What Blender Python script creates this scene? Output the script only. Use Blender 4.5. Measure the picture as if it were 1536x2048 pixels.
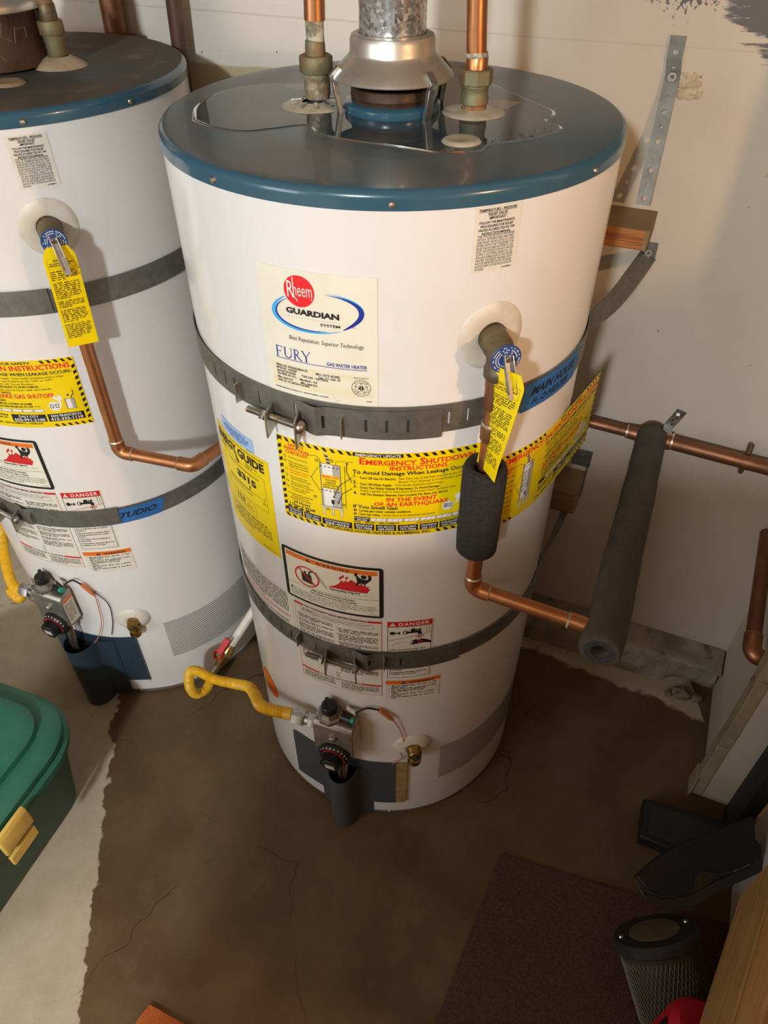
import bpy, math, random
from math import sin, cos, pi, radians, sqrt, atan2, hypot
from mathutils import Vector, Matrix
from mathutils.geometry import tessellate_polygon

for o_ in list(bpy.data.objects):
    bpy.data.objects.remove(o_, do_unlink=True)
scene = bpy.context.scene
COL = scene.collection
random.seed(7)

# ------------------------------------------------------------------ camera
cam_d = bpy.data.cameras.new('camera')
cam = bpy.data.objects.new('camera', cam_d)
COL.objects.link(cam)
_yaw, _pitch, _roll = -0.0113644, 0.7452589, -0.0023418
_f = Vector((sin(_yaw)*cos(_pitch), cos(_yaw)*cos(_pitch), -sin(_pitch)))
_r = Vector((cos(_yaw), -sin(_yaw), 0))
_u = _r.cross(_f)
_r2 = _r*cos(_roll) + _u*sin(_roll)
_u2 = -_r*sin(_roll) + _u*cos(_roll)
m_ = Matrix((_r2, _u2, -_f)).transposed().to_4x4()
m_.translation = (0.0, -1.00411, 1.55438)
cam.matrix_world = m_
cam_d.sensor_fit = 'HORIZONTAL'
cam_d.sensor_width = 36.0
cam_d.lens = 1462.66/1536*36.0
cam_d.clip_start = 0.01
scene.camera = cam

# ------------------------------------------------------------------ light
world = bpy.data.worlds.new('world')
scene.world = world
world.use_nodes = True
world.node_tree.nodes['Background'].inputs[0].default_value = (1.0, 0.80, 0.60, 1)
world.node_tree.nodes['Background'].inputs[1].default_value = 0.09

def lamp(name, loc, power, col, radius):
    d = bpy.data.lights.new(name, 'POINT')
    d.energy = power; d.color = col; d.shadow_soft_size = radius
    o = bpy.data.objects.new(name, d); COL.objects.link(o); o.location = loc
    return o
lamp('garage_ceiling_light', (-0.95, -3.3, 2.40), 278, (0.88, 0.96, 1.0), 0.10)
lamp('work_light', (0.943, -1.14, 1.50), 28, (1.0, 0.58, 0.29), 0.022)
wd = bpy.data.lights.new('left_fill_light', 'AREA'); wd.shape = 'RECTANGLE'; wd.size = 1.1; wd.size_y = 1.3  # soft cool fill added at the left, without a visible source
wd.energy = 28; wd.color = (0.90, 0.96, 1.0)
wo = bpy.data.objects.new('left_fill_light', wd); COL.objects.link(wo); wo.location = (-2.75, -2.3, 1.55)
wo.rotation_euler = (Vector((-0.3, 0.0, 1.0))-Vector((-2.75, -2.3, 1.55))).to_track_quat('-Z', 'Y').to_euler()

scene.view_settings.view_transform = 'Standard'
scene.view_settings.look = 'None'
scene.view_settings.gamma = 1.0
scene.view_settings.use_curve_mapping = False
scene.view_settings.exposure = 0.0

# ------------------------------------------------------------------ materials
MATS = {}
def M(name, col, rough=0.5, metal=0.0, col2=None, scale=8.0, lo=0.4, hi=0.62, detail=5.0,
      bump=0.0, bscale=60.0, coat=0.0, rough2=None, col3=None, scale3=40.0, lo3=0.6, hi3=0.72, spec=None, trans=0.0, ior=None, stretch=None):
    if name in MATS: return MATS[name]
    m = bpy.data.materials.new(name); m.use_nodes = True
    nt = m.node_tree; b = nt.nodes['Principled BSDF']; L = nt.links.new
    b.inputs['Base Color'].default_value = (*col, 1)
    b.inputs['Roughness'].default_value = rough
    b.inputs['Metallic'].default_value = metal
    b.inputs['Coat Weight'].default_value = coat
    if spec is not None: b.inputs['Specular IOR Level'].default_value = spec
    if trans: b.inputs['Transmission Weight'].default_value = trans
    if ior: b.inputs['IOR'].default_value = ior
    tc = nt.nodes.new('ShaderNodeTexCoord'); src = tc.outputs['Object']
    if stretch:
        mp = nt.nodes.new('ShaderNodeMapping'); mp.inputs['Scale'].default_value = stretch
        L(src, mp.inputs['Vector']); src = mp.outputs[0]
    def noise(sc, lo, hi, det=detail):
        n = nt.nodes.new('ShaderNodeTexNoise'); n.inputs['Scale'].default_value = sc
        n.inputs['Detail'].default_value = det; n.inputs['Roughness'].default_value = 0.6
        L(src, n.inputs['Vector'])
        r = nt.nodes.new('ShaderNodeMapRange'); r.inputs['From Min'].default_value = lo
        r.inputs['From Max'].default_value = hi
        L(n.outputs['Fac'], r.inputs['Value']); return r.outputs[0]
    out = None
    if col2 is not None:
        f = noise(scale, lo, hi)
        mx = nt.nodes.new('ShaderNodeMix'); mx.data_type = 'RGBA'
        mx.inputs[6].default_value = (*col, 1); mx.inputs[7].default_value = (*col2, 1)
        L(f, mx.inputs[0]); out = mx.outputs[2]
        if rough2 is not None:
            mr = nt.nodes.new('ShaderNodeMapRange'); mr.inputs['To Min'].default_value = rough
            mr.inputs['To Max'].default_value = rough2; L(f, mr.inputs['Value']); L(mr.outputs[0], b.inputs['Roughness'])
    if col3 is not None:
        f3 = noise(scale3, lo3, hi3)
        mx3 = nt.nodes.new('ShaderNodeMix'); mx3.data_type = 'RGBA'
        if out is not None: L(out, mx3.inputs[6])
        else: mx3.inputs[6].default_value = (*col, 1)
        mx3.inputs[7].default_value = (*col3, 1); L(f3, mx3.inputs[0]); out = mx3.outputs[2]
    if out is not None: L(out, b.inputs['Base Color'])
    if bump:
        n = nt.nodes.new('ShaderNodeTexNoise'); n.inputs['Scale'].default_value = bscale
        n.inputs['Detail'].default_value = 4; L(src, n.inputs['Vector'])
        bp = nt.nodes.new('ShaderNodeBump'); bp.inputs['Strength'].default_value = bump
        bp.inputs['Distance'].default_value = 0.002
        L(n.outputs['Fac'], bp.inputs['Height']); L(bp.outputs[0], b.inputs['Normal'])
    MATS[name] = m
    return m

ENAMEL = M('white_enamel', (0.80, 0.785, 0.77), 0.22, 0, (0.74, 0.71, 0.66), 3.0, .55, .85, coat=.25, col3=(.62, .50, .38), scale3=9, lo3=.74, hi3=.86)
CAPBLUE = M('cap_blue_dusty', (0.045, 0.095, 0.125), 0.30, 0, (0.150, 0.145, 0.125), 7, .42, .66, rough2=.45, coat=.15)
CAPSIDE = M('cap_blue', (0.032, 0.100, 0.155), 0.22, 0, (0.042, 0.108, 0.155), 9, .4, .7, coat=.3)
CAPOLD = M('cap_blue_brown_dust', (0.035, 0.055, 0.065), 0.5, 0, (0.105, 0.078, 0.05), 6, .36, .58, rough2=.8, col3=(.24, .19, .13), scale3=12, lo3=.6, hi3=.8)
BASEGREY = M('base_grey', (0.10, 0.11, 0.115), 0.5, 0, (0.16, 0.13, 0.10), 20)
DOORBLUE = M('door_blue', (0.022, 0.042, 0.068), 0.38, 0, (0.03, 0.05, 0.07), 9, .4, .7)
DOORGREY = M('door_grey_blue', (0.055, 0.070, 0.085), 0.40, 0, (0.07, 0.078, 0.085), 9, .4, .7)
TAN = M('tan_insulation', (0.42, 0.28, 0.12), 0.8, 0, (0.32, 0.2, 0.08), 60)
GALV = M('galvanised', (0.62, 0.62, 0.62), 0.28, 1.0, (0.40, 0.41, 0.42), 60, .42, .58, rough2=.42, detail=2)
HOODM = M('hood_metal', (0.70, 0.67, 0.61), 0.34, .85, (0.50, 0.46, 0.38), 14, .42, .6, rough2=.55)
STEEL = M('zinc_steel', (0.50, 0.48, 0.43), 0.42, 1.0, (0.38, 0.35, 0.29), 25, .4, .65)
STRAPM = M('strap_steel', (0.25, 0.245, 0.225), 0.5, 0.75, (0.19, 0.185, 0.165), 60, .4, .65, bump=.15, bscale=300)
STRAPD = M('strap_steel_dull', (0.19, 0.185, 0.165), 0.55, 0.7, (0.145, 0.14, 0.12), 50, .4, .65, bump=.1, bscale=300)
COPPER = M('copper', (0.60, 0.27, 0.12), 0.33, 0.9, (0.42, 0.17, 0.07), 14, .35, .65, rough2=.45)
COPPERD = M('copper_dark', (0.34, 0.15, 0.075), 0.42, 0.8, (0.22, 0.095, 0.05), 14, .35, .65, rough2=.55)
SOLDER = M('solder', (0.62, 0.58, 0.50), 0.4, 0.8, (0.45, 0.36, 0.24), 60)
BRASSO = M('brass_oxidised', (0.20, 0.155, 0.085), 0.52, 0.6, (0.13, 0.10, 0.06), 35, .4, .6)
BRASS = M('brass', (0.55, 0.38, 0.12), 0.3, 1.0, (0.36, 0.25, 0.09), 40)
VERDI = M('brass_verdigris', (0.21, 0.205, 0.11), 0.6, 0.45, (0.28, 0.16, 0.08), 40, .45, .62, col3=(.30, .46, .38), scale3=55, lo3=.62, hi3=.75, bump=.3, bscale=150)
TEFLON = M('nipple_scaled', (0.55, 0.52, 0.42), 0.6, 0.2, (0.22, 0.2, 0.13), 60, .45, .58, bump=.4, bscale=200)
RUST = M('rust', (0.20, 0.075, 0.02), 0.85, 0.1, (0.42, 0.22, 0.08), 120, .4, .6, bump=.8, bscale=250)
IRON = M('iron_pipe', (0.115, 0.058, 0.038), 0.5, 0.3, (0.16, 0.085, 0.06), 20, .4, .65)
FOAM = M('foam_black', (0.012, 0.011, 0.010), 0.95, 0, (0.026, 0.023, 0.020), 250, .4, .6, bump=.9, bscale=420)
FOAMG = M('foam_grey', (0.088, 0.075, 0.060), 0.95, 0, (0.066, 0.056, 0.044), 30, .35, .65, bump=.5, bscale=500)
FOAMIN = M('foam_core', (0.030, 0.032, 0.038), 0.95, 0, (0.05, 0.05, 0.055), 200, bump=.5, bscale=500)
PLASTW = M('plastic_white', (0.72, 0.68, 0.60), 0.45, 0, (0.62, 0.55, 0.45), 20)
PLASTC = M('plastic_clear_cream', (0.55, 0.50, 0.38), 0.3, 0, (0.40, 0.35, 0.24), 40)
BLACKP = M('black_plastic', (0.012, 0.012, 0.013), 0.4)
BLACKR = M('black_rubber', (0.008, 0.008, 0.009), 0.6)
DARKP = M('dark_plastic', (0.022, 0.021, 0.022), 0.5, 0, (0.035, 0.03, 0.028), 20)
GREENP = M('green_tip', (0.02, 0.30, 0.20), 0.4)
ALUM = M('cast_aluminium', (0.42, 0.40, 0.36), 0.42, 0.85, (0.33, 0.31, 0.27), 60)
YHOSE = M('yellow_hose', (0.80, 0.47, 0.015), 0.42, 0, (0.72, 0.40, 0.012), 30)
REDP = M('red_handle', (0.55, 0.03, 0.03), 0.45)
TAPE = M('painters_tape', (0.030, 0.150, 0.43), 0.62, 0, (0.026, 0.135, 0.39), 60, bump=.1, bscale=300)
YELLOW = M('label_yellow', (0.88, 0.66, 0.0), 0.38, 0, (0.86, 0.62, 0.0), 8)
CREAM = M('label_cream', (0.83, 0.80, 0.68), 0.4, 0, (0.80, 0.765, 0.64), 20)
PALE = M('label_offwhite', (0.78, 0.74, 0.66), 0.42, 0, (0.74, 0.69, 0.60), 25)
STAINEDC = M('label_stained', (0.80, 0.70, 0.46), 0.45, 0, (0.82, 0.78, 0.62), 30)
LBLUE = M('label_lightblue', (0.36, 0.54, 0.80), 0.42)
INK = {'black': M('ink_black', (0.012, 0.011, 0.011), .45), 'red': M('ink_red', (0.62, 0.012, 0.015), .45),
       'white': M('ink_white', (0.82, 0.80, 0.75), .45), 'navy': M('ink_navy', (0.012, 0.03, 0.30), .45),
       'blue': M('ink_blue', (0.0, 0.27, 0.72), .45), 'skyblue': M('ink_skyblue', (0.06, 0.42, 0.85), .45),
       'orange': M('ink_orange', (0.80, 0.17, 0.01), .45), 'grey': M('ink_grey', (0.32, 0.31, 0.29), .45),
       'yellow': YELLOW, 'stain': STAINEDC, 'silver': M('ink_silver', (0.42, 0.41, 0.37), .4),
       'cream': CREAM, 'brightred': M('ink_bright_red', (0.78, 0.012, 0.02), .42), 'dkblue': M('ink_dark_blue', (0.025, 0.07, 0.24), .4)}
PINE = M('pine', (0.46, 0.27, 0.095), 0.6, 0, (0.36, 0.20, 0.065), 6, .4, .6, stretch=(1.5, 1.5, 14), detail=3)
PINEO = M('pine_orange', (0.56, 0.30, 0.11), 0.6, 0, (0.47, 0.235, 0.075), 6, .4, .6, stretch=(1.5, 1.5, 14), detail=3)
FIREND = M('fir_end', (0.40, 0.16, 0.04), 0.65, 0, (0.24, 0.07, 0.018), 5, .42, .58, stretch=(2, 2, 60), detail=1)
FIRTOP = M('fir_weathered', (0.27, 0.18, 0.09), 0.75, 0, (0.22, 0.14, 0.07), 20)
GREEN = M('tote_green', (0.028, 0.165, 0.122), 0.42, 0, (0.035, 0.19, 0.14), 20, bump=.08, bscale=300)
GREEND = M('tote_green_dark', (0.016, 0.080, 0.060), 0.5, 0, (0.02, 0.09, 0.068), 20)
LATCH = M('latch_yellow', (0.78, 0.55, 0.13), 0.45)
MATM = M('mat_maroon', (0.085, 0.032, 0.030), 0.95, 0, (0.12, 0.055, 0.050), 260, .42, .62, bump=.9, bscale=420)
MATO = M('mat_orange', (0.50, 0.13, 0.03), 0.95, 0, (0.40, 0.09, 0.02), 200, bump=.8, bscale=350)
WHITEPANEL = M('white_panel', (0.60, 0.57, 0.53), 0.5, 0, (0.54, 0.50, 0.45), 12)
CRIMSON = M('crimson', (0.50, 0.008, 0.03), 0.42)
GOLD = M('gold_print', (0.45, 0.33, 0.12), 0.4)
WATER = M('water', (1, 1, 1), 0.015, 0, ior=1.33, trans=1.0)
WIREO = M('wire_orange', (0.62, 0.20, 0.07), 0.5)
HOLE = M('grille_hole', (0.045, 0.038, 0.032), 0.8)
SLOT = M('slot_dark', (0.03, 0.03, 0.028), 0.7)
DARKRUST = M('dark_flue', (0.05, 0.024, 0.013), 0.45, 0.35, (0.10, 0.055, 0.03), 18, .4, .62, rough2=.8)
CONC = M('footing_concrete', (0.36, 0.31, 0.24), 0.9, 0, (0.20, 0.155, 0.095), 9, .40, .60, bump=.7, bscale=60, col3=(.09, .065, .035), scale3=26, lo3=.58, hi3=.72)
BATTEN = M('batten_paint', (0.34, 0.28, 0.17), 0.65, 0, (0.27, 0.215, 0.12), 14)

# spangled zinc: every crystal reflects a little differently
FLUE = bpy.data.materials.new('spangled_zinc'); FLUE.use_nodes = True
_nt = FLUE.node_tree; _b = _nt.nodes['Principled BSDF']; _b.inputs['Metallic'].default_value = .9
_tc = _nt.nodes.new('ShaderNodeTexCoord'); _vo = _nt.nodes.new('ShaderNodeTexVoronoi'); _vo.inputs['Scale'].default_value = 260
_nt.links.new(_tc.outputs['Object'], _vo.inputs['Vector'])
_sp = _nt.nodes.new('ShaderNodeSeparateColor'); _nt.links.new(_vo.outputs['Color'], _sp.inputs[0])
for _o, _i, _lo, _hi in ((0, 'Roughness', .16, .46),):
    _mr = _nt.nodes.new('ShaderNodeMapRange'); _mr.inputs['To Min'].default_value = _lo; _mr.inputs['To Max'].default_value = _hi
    _nt.links.new(_sp.outputs[_o], _mr.inputs['Value']); _nt.links.new(_mr.outputs[0], _b.inputs[_i])
_mx = _nt.nodes.new('ShaderNodeMix'); _mx.data_type = 'RGBA'; _mx.inputs[6].default_value = (.42, .43, .44, 1); _mx.inputs[7].default_value = (.92, .92, .90, 1)
_nt.links.new(_sp.outputs[1], _mx.inputs[0]); _nt.links.new(_mx.outputs[2], _b.inputs['Base Color'])
_bp = _nt.nodes.new('ShaderNodeBump'); _bp.inputs['Strength'].default_value = .5; _bp.inputs['Distance'].default_value = .001
_nt.links.new(_sp.outputs[2], _bp.inputs['Height']); _nt.links.new(_bp.outputs[0], _b.inputs['Normal'])

# ------------------------------------------------------------------ frames
A_ = radians(22.5)                       # the back wall is turned 22.5 degrees
TV = Vector((cos(A_), -sin(A_), 0)); NV = Vector((sin(A_), cos(A_), 0))
def TN(t, n, z): return TV*t + NV*n + Vector((0, 0, z))
Z = Vector((0, 0, 1))

# ------------------------------------------------------------------ mesh builder
class G:
    def __init__(s): s.v = []; s.f = []
    def add(s, vs, fs):
        b = len(s.v); s.v += [Vector(p) for p in vs]; s.f += [tuple(i+b for i in f) for f in fs]; return s
    def box(s, c, ex, ey, ez):
        c = Vector(c); ex, ey, ez = Vector(ex), Vector(ey), Vector(ez)
        p = [c + ex*i + ey*j + ez*k for k in (-1, 1) for j in (-1, 1) for i in (-1, 1)]
        if ex.cross(ey).dot(ez) < 0: p = [c + ex*-i + ey*j + ez*k for k in (-1, 1) for j in (-1, 1) for i in (-1, 1)]
        return s.add(p, [(0, 2, 3, 1), (4, 5, 7, 6), (0, 1, 5, 4), (2, 6, 7, 3), (0, 4, 6, 2), (1, 3, 7, 5)])
    def tube(s, path, r, n=16, cap=True, closed=False):
        path = [Vector(p) for p in path]; k = len(path)
        rs = r if isinstance(r, (list, tuple)) else [r]*k
        t0 = (path[1]-path[0]).normalized()
        a = Vector((0, 0, 1)) if abs(t0.z) < .9 else Vector((1, 0, 0))
        x = t0.cross(a).normalized(); b = len(s.v)
        for i, p in enumerate(path):
            if closed: t = path[(i+1) % k] - path[i-1]
            else: t = path[min(i+1, k-1)] - path[max(i-1, 0)]
            t.normalize()
            x = (x - t*x.dot(t)).normalized(); y = t.cross(x)
            for j in range(n):
                q = 2*pi*j/n; s.v.append(p + (x*cos(q) + y*sin(q))*rs[i])
        for i in range(k if closed else k-1):
            for j in range(n):
                a0 = b+i*n+j; a1 = b+i*n+(j+1) % n; c0 = b+((i+1) % k)*n+j; c1 = b+((i+1) % k)*n+(j+1) % n
                s.f.append((a0, a1, c1, c0))
        if cap and not closed:
            s.f.append(tuple(b+j for j in reversed(range(n)))); s.f.append(tuple(b+(k-1)*n+j for j in range(n)))
        return s
    def cyl(s, p0, p1, r0, r1=None, n=24, cap=True):
        return s.tube([p0, p1], [r0, r0 if r1 is None else r1], n, cap)
    def lathe(s, prof, base, axis=(0, 0, 1), n=48, closed=False, a0=0, a1=2*pi):
        ax = Vector(axis).normalized()
        t = Vector((1, 0, 0)) if abs(ax.x) < .9 else Vector((0, 1, 0))
        x = (t - ax*t.dot(ax)).normalized(); y = ax.cross(x); base = Vector(base); b = len(s.v)
        full = abs(a1-a0-2*pi) < 1e-6; nn = n if full else n+1
        for (r, h) in prof:
            for j in range(nn):
                q = a0+(a1-a0)*j/n; s.v.append(base + ax*h + (x*cos(q)+y*sin(q))*max(r, 1e-5))
        k = len(prof)
        for i in range(k if closed else k-1):
            i2 = (i+1) % k
            for j in range(n):
                j2 = (j+1) % nn
                s.f.append((b+i*nn+j, b+i*nn+j2, b+i2*nn+j2, b+i2*nn+j))
        return s
    def hexnut(s, base, axis, r, h, n=6):
        return s.lathe([(r*.45, 0), (r*.94, 0), (r, h*.08), (r, h*.92), (r*.94, h), (r*.45, h)], base, axis, n)
    def prism(s, poly, org, ex, ey, ez):
        org = Vector(org); ex, ey, ez = Vector(ex), Vector(ey), Vector(ez)
        area = sum(poly[i-1][0]*poly[i][1]-poly[i][0]*poly[i-1][1] for i in range(len(poly)))
        if area < 0: poly = poly[::-1]
        if ex.cross(ey).dot(ez) < 0: poly = poly[::-1]
        n = len(poly)
        bot = [org+ex*a+ey*b for a, b in poly]; top = [p+ez for p in bot]
        tris = tessellate_polygon([[Vector((a, b, 0)) for a, b in poly]])
        b0 = len(s.v); s.v += bot+top
        for t in tris:
            (x0, y0), (x1, y1), (x2, y2) = [poly[i] for i in t]
            cc = (x1-x0)*(y2-y0)-(x2-x0)*(y1-y0)
            pos = (ex.cross(ey).dot(ez) > 0)
            t = t if (cc > 0) == pos else t[::-1]
            s.f.append(tuple(b0+n+i for i in t)); s.f.append(tuple(b0+i for i in reversed(t)))
        for i in range(n):
            j = (i+1) % n; s.f.append((b0+i, b0+j, b0+n+j, b0+n+i))
        return s
    def sheet(s, fn, us, vs, thick, skip=()):
        """solid sheet with rectangular holes; fn(u, v, off)"""
        nu, nv = len(us)-1, len(vs)-1; hole = set(skip)
        idx = {}
        def vert(i, j, k):
            q = (i, j, k)
            if q not in idx:
                idx[q] = len(s.v); s.v.append(Vector(fn(us[i], vs[j], thick*k)))
            return idx[q]
        solid = lambda i, j: 0 <= i < nu and 0 <= j < nv and (i, j) not in hole
        for i in range(nu):
            for j in range(nv):
                if not solid(i, j): continue
                s.f.append((vert(i, j, 1), vert(i+1, j, 1), vert(i+1, j+1, 1), vert(i, j+1, 1)))
                s.f.append((vert(i, j, 0), vert(i, j+1, 0), vert(i+1, j+1, 0), vert(i+1, j, 0)))
                for (di, dj, a, b) in ((-1, 0, (i, j), (i, j+1)), (1, 0, (i+1, j+1), (i+1, j)), (0, -1, (i+1, j), (i, j)), (0, 1, (i, j+1), (i+1, j+1))):
                    if not solid(i+di, j+dj):
                        s.f.append((vert(*a, 0), vert(*a, 1), vert(*b, 1), vert(*b, 0)))
        return s
    def make(s, name, mat, parent=None, base=None, smooth=40, bevel=0, label=None, kind=None):
        me = bpy.data.meshes.new(name)
        off = Vector(parent['_b']) if parent is not None else (Vector(base) if base is not None else Vector((0, 0, 0)))
        me.from_pydata([p-off for p in s.v], [], s.f); me.update()
        me.materials.append(mat)
        if smooth:
            me.polygons.foreach_set('use_smooth', [True]*len(me.polygons))
            me.set_sharp_from_angle(angle=radians(smooth))
        o = bpy.data.objects.new(name, me); COL.objects.link(o)
        if parent is not None: o.parent = parent; o['_b'] = parent['_b']
        else: o.location = off; o['_b'] = tuple(off)
        if bevel:
            b = o.modifiers.new('bevel', 'BEVEL'); b.width = bevel; b.segments = 2; b.limit_method = 'ANGLE'
        if label: o['label'] = label
        if kind: o['kind'] = kind
        return o

def thing(name, label, cat, base, group=None):
    o = bpy.data.objects.new(name, None); COL.objects.link(o); o.location = base; o.empty_display_size = .05
    o['_b'] = tuple(base); o['label'] = label; o['category'] = cat
    if group: o['group'] = group
    return o
def tag(o, label, cat, group=None):
    o['label'] = label; o['category'] = cat
    if group: o['group'] = group
    return o
def struct(o): o['kind'] = 'structure'; return o

def fillet(pts, r, n=8):
    pts = [Vector(p) for p in pts]; out = [pts[0]]
    for i in range(1, len(pts)-1):
        a, b, c = pts[i-1], pts[i], pts[i+1]
        d1 = (a-b).normalized(); d2 = (c-b).normalized()
        ang = d1.angle(d2); t = r/math.tan(ang/2)
        ctr = b + (d1+d2).normalized()*(r/sin(ang/2))
        p1 = b+d1*t; p2 = b+d2*t
        v1 = p1-ctr; v2 = p2-ctr; tot = v1.angle(v2); ax = v1.cross(v2).normalized()
        for k in range(n+1): out.append(ctr + Matrix.Rotation(tot*k/n, 3, ax) @ v1)
    out.append(pts[-1]); return out
def spline(pts, n=10):
    pts = [Vector(p) for p in pts]; P = [pts[0]*2-pts[1]]+pts+[pts[-1]*2-pts[-2]]; out = []
    for i in range(1, len(P)-2):
        for k in range(n):
            t = k/n; a, b, c, d = P[i-1:i+3]
            out.append(.5*((2*b)+(c-a)*t+(2*a-5*b+4*c-d)*t*t+(3*b-a-3*c+d)*t**3))
    out.append(pts[-1]); return out

# ------------------------------------------------------------------ lettering
GLY = {}
def _load_font():
    for bold in (0, 1, 2):
        cu = bpy.data.curves.new('glyph', 'FONT'); cu.resolution_u = 2; cu.size = 1.0
        cu.offset = (0, .022, .042)[bold]
        ob = bpy.data.objects.new('glyph', cu); COL.objects.link(ob)
        def get(t):
            cu.body = t; bpy.context.view_layer.update()
            dg = bpy.context.evaluated_depsgraph_get(); e = ob.evaluated_get(dg)
            me = e.to_mesh(); v = [(p.co.x, p.co.y) for p in me.vertices]; f = [tuple(p.vertices) for p in me.polygons]
            e.to_mesh_clear(); return v, f
        W = lambda v: max(p[0] for p in v)-min(p[0] for p in v)
        for ch in 'ABCDEFGHIJKLMNOPQRSTUVWXYZabcdefghijklmnopqrstuvwxyz0123456789.,:;-()&/$!"\'%®™':
            v, f = get(ch); v2, _ = get(ch+ch)
            if v: GLY[bold, ch] = (v, f, W(v2)-W(v))
        i2, _ = get('II'); i1, _ = get('I I'); GLY[bold, ' '] = ([], [], W(i1)-W(i2))
        hv = GLY[bold, 'H'][0]; GLY[bold, 'cap'] = max(p[1] for p in hv)
        bpy.data.objects.remove(ob); bpy.data.curves.remove(cu)
_load_font()
def text_width(s, h, bold=0, space=0):
    k = h/GLY[bold, 'cap']; return sum(GLY[bold, c][2]*k + space*h for c in s)

class Label:
    """flat printing laid on a surface; fn(u, v, off): u right, v down, off outwards"""
    def __init__(s, fn, step=.007): s.fn = fn; s.ink = {}; s.step = step
    def tri(s, ink, tris, layer):
        g = s.ink.setdefault((ink), G()); st = s.step
        off = .0005 + .00016*layer
        stack = list(tris)
        while stack:
            t = stack.pop(); us = [p[0] for p in t]
            if max(us)-min(us) > st:
                e = max(range(3), key=lambda i: abs(t[i][0]-t[(i+1) % 3][0]))
                a, b, c = t[e], t[(e+1) % 3], t[(e+2) % 3]; m = ((a[0]+b[0])/2, (a[1]+b[1])/2)
                stack += [(a, m, c), (m, b, c)]; continue
            (x0, y0), (x1, y1), (x2, y2) = t
            if (x1-x0)*(y2-y0)-(x2-x0)*(y1-y0) > 0: t = t[::-1]
            g.add([s.fn(p[0], p[1], off) for p in t], [(0, 1, 2)])
    def rect(s, u0, v0, u1, v1, ink, layer=1):
        a, b, c, d = (u0, v0), (u1, v0), (u1, v1), (u0, v1)
        s.tri(ink, [(a, b, c), (a, c, d)], layer)
    def poly(s, pts, ink, layer=1):
        t = tessellate_polygon([[Vector((p[0], p[1], 0)) for p in pts]])
        s.tri(ink, [tuple(pts[i] for i in q) for q in t], layer)
    def line(s, pts, w, ink, layer=1):
        for (a, b) in zip(pts[:-1], pts[1:]):
            dx, dy = b[0]-a[0], b[1]-a[1]; l = hypot(dx, dy) or 1; nx, ny = -dy/l*w/2, dx/l*w/2
            p = [(a[0]+nx, a[1]+ny), (b[0]+nx, b[1]+ny), (b[0]-nx, b[1]-ny), (a[0]-nx, a[1]-ny)]
            s.tri(ink, [(p[0], p[1], p[2]), (p[0], p[2], p[3])], layer)
    def frame(s, u0, v0, u1, v1, w, ink, layer=1):
        s.rect(u0, v0, u1, v0+w, ink, layer); s.rect(u0, v1-w, u1, v1, ink, layer)
        s.rect(u0, v0+w, u0+w, v1-w, ink, layer); s.rect(u1-w, v0+w, u1, v1-w, ink, layer)
    def disc(s, u, v, ru, rv, ink, layer=1, n=40, rot=0):
        s.poly([(u+ru*cos(2*pi*i/n)*cos(rot)-rv*sin(2*pi*i/n)*sin(rot), v+ru*cos(2*pi*i/n)*sin(rot)+rv*sin(2*pi*i/n)*cos(rot)) for i in range(n)], ink, layer)
    def ring(s, u, v, ru, rv, w, ink, layer=1, n=48, a0=0, a1=2*pi):
        for i in range(n):
            q0 = a0+(a1-a0)*i/n; q1 = a0+(a1-a0)*(i+1)/n
            p = [(u+(ru)*cos(q0), v+(rv)*sin(q0)), (u+(ru)*cos(q1), v+(rv)*sin(q1)), (u+(ru-w)*cos(q1), v+(rv-w)*sin(q1)), (u+(ru-w)*cos(q0), v+(rv-w)*sin(q0))]
            s.tri(ink, [(p[0], p[1], p[2]), (p[0], p[2], p[3])], layer)
    def text(s, t, u, v, h, ink='black', layer=2, bold=0, align='L', w=None, shear=0, space=0, smallcaps=0, slope=0):
        """baseline at v; h is the capital height; w fits the width"""
        items = []; x = 0; k = h/GLY[bold, 'cap']
        for ch in t:
            kk = k
            if smallcaps and ch.islower(): ch = ch.upper(); kk = k*.74
            if (bold, ch) not in GLY: ch = ' '
            gv, gf, adv = GLY[bold, ch]; items.append((x, kk, gv, gf)); x += adv*kk + space*h
        sx = (w/x) if w else 1.0; x *= sx
        u0 = u - (x/2 if align == 'C' else x if align == 'R' else 0)
        tr = []
        for (x0, kk, gv, gf) in items:
            pts = [(u0+(x0+(px+py*shear)*kk)*sx, v-py*kk+slope*((x0+px*kk)*sx)) for px, py in gv]
            for f in gf:
                for i in range(1, len(f)-1): tr.append((pts[f[0]], pts[f[i]], pts[f[i+1]]))
        s.tri(ink, tr, layer); return x
    def para(s, t, u, v, width, h, lead, ink='black', layer=2, bold=0, hang=0, justify=True, maxlines=99):
        words = t.split(); line = ''; n = 0
        while words and n < maxlines:
            while words and text_width(line+words[0], h, bold) <= width: line += words.pop(0)+' '
            if not line: line = words.pop(0)+' '
            line = line.strip(); full = bool(words)
            s.text(line, u+(hang if n else 0), v+n*lead, h, ink, layer, bold, w=(width-(hang if n else 0)) if full and justify else None)
            n += 1; line = ''
        return v+n*lead
    def greek(s, u0, v0, u1, lead, n, h, ink='black', layer=1, seed=1, last=.6):
        """print too fine to read: rows of broken strokes"""
        rr = random.Random(seed)
        for i in range(n):
            v = v0+i*lead; u = u0; end = u1 if i < n-1 else u0+(u1-u0)*last
            while u < end-h:
                wl = min(rr.randint(2, 8)*h*.62, end-u)
                for q in range(max(1, int(wl/(h*.62)))):
                    a = u+q*h*.62; up = h if rr.random() < .3 else h*.72
                    s.rect(a, v-up, a+h*.44, v, ink, layer)
                u += wl+h*.6
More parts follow.
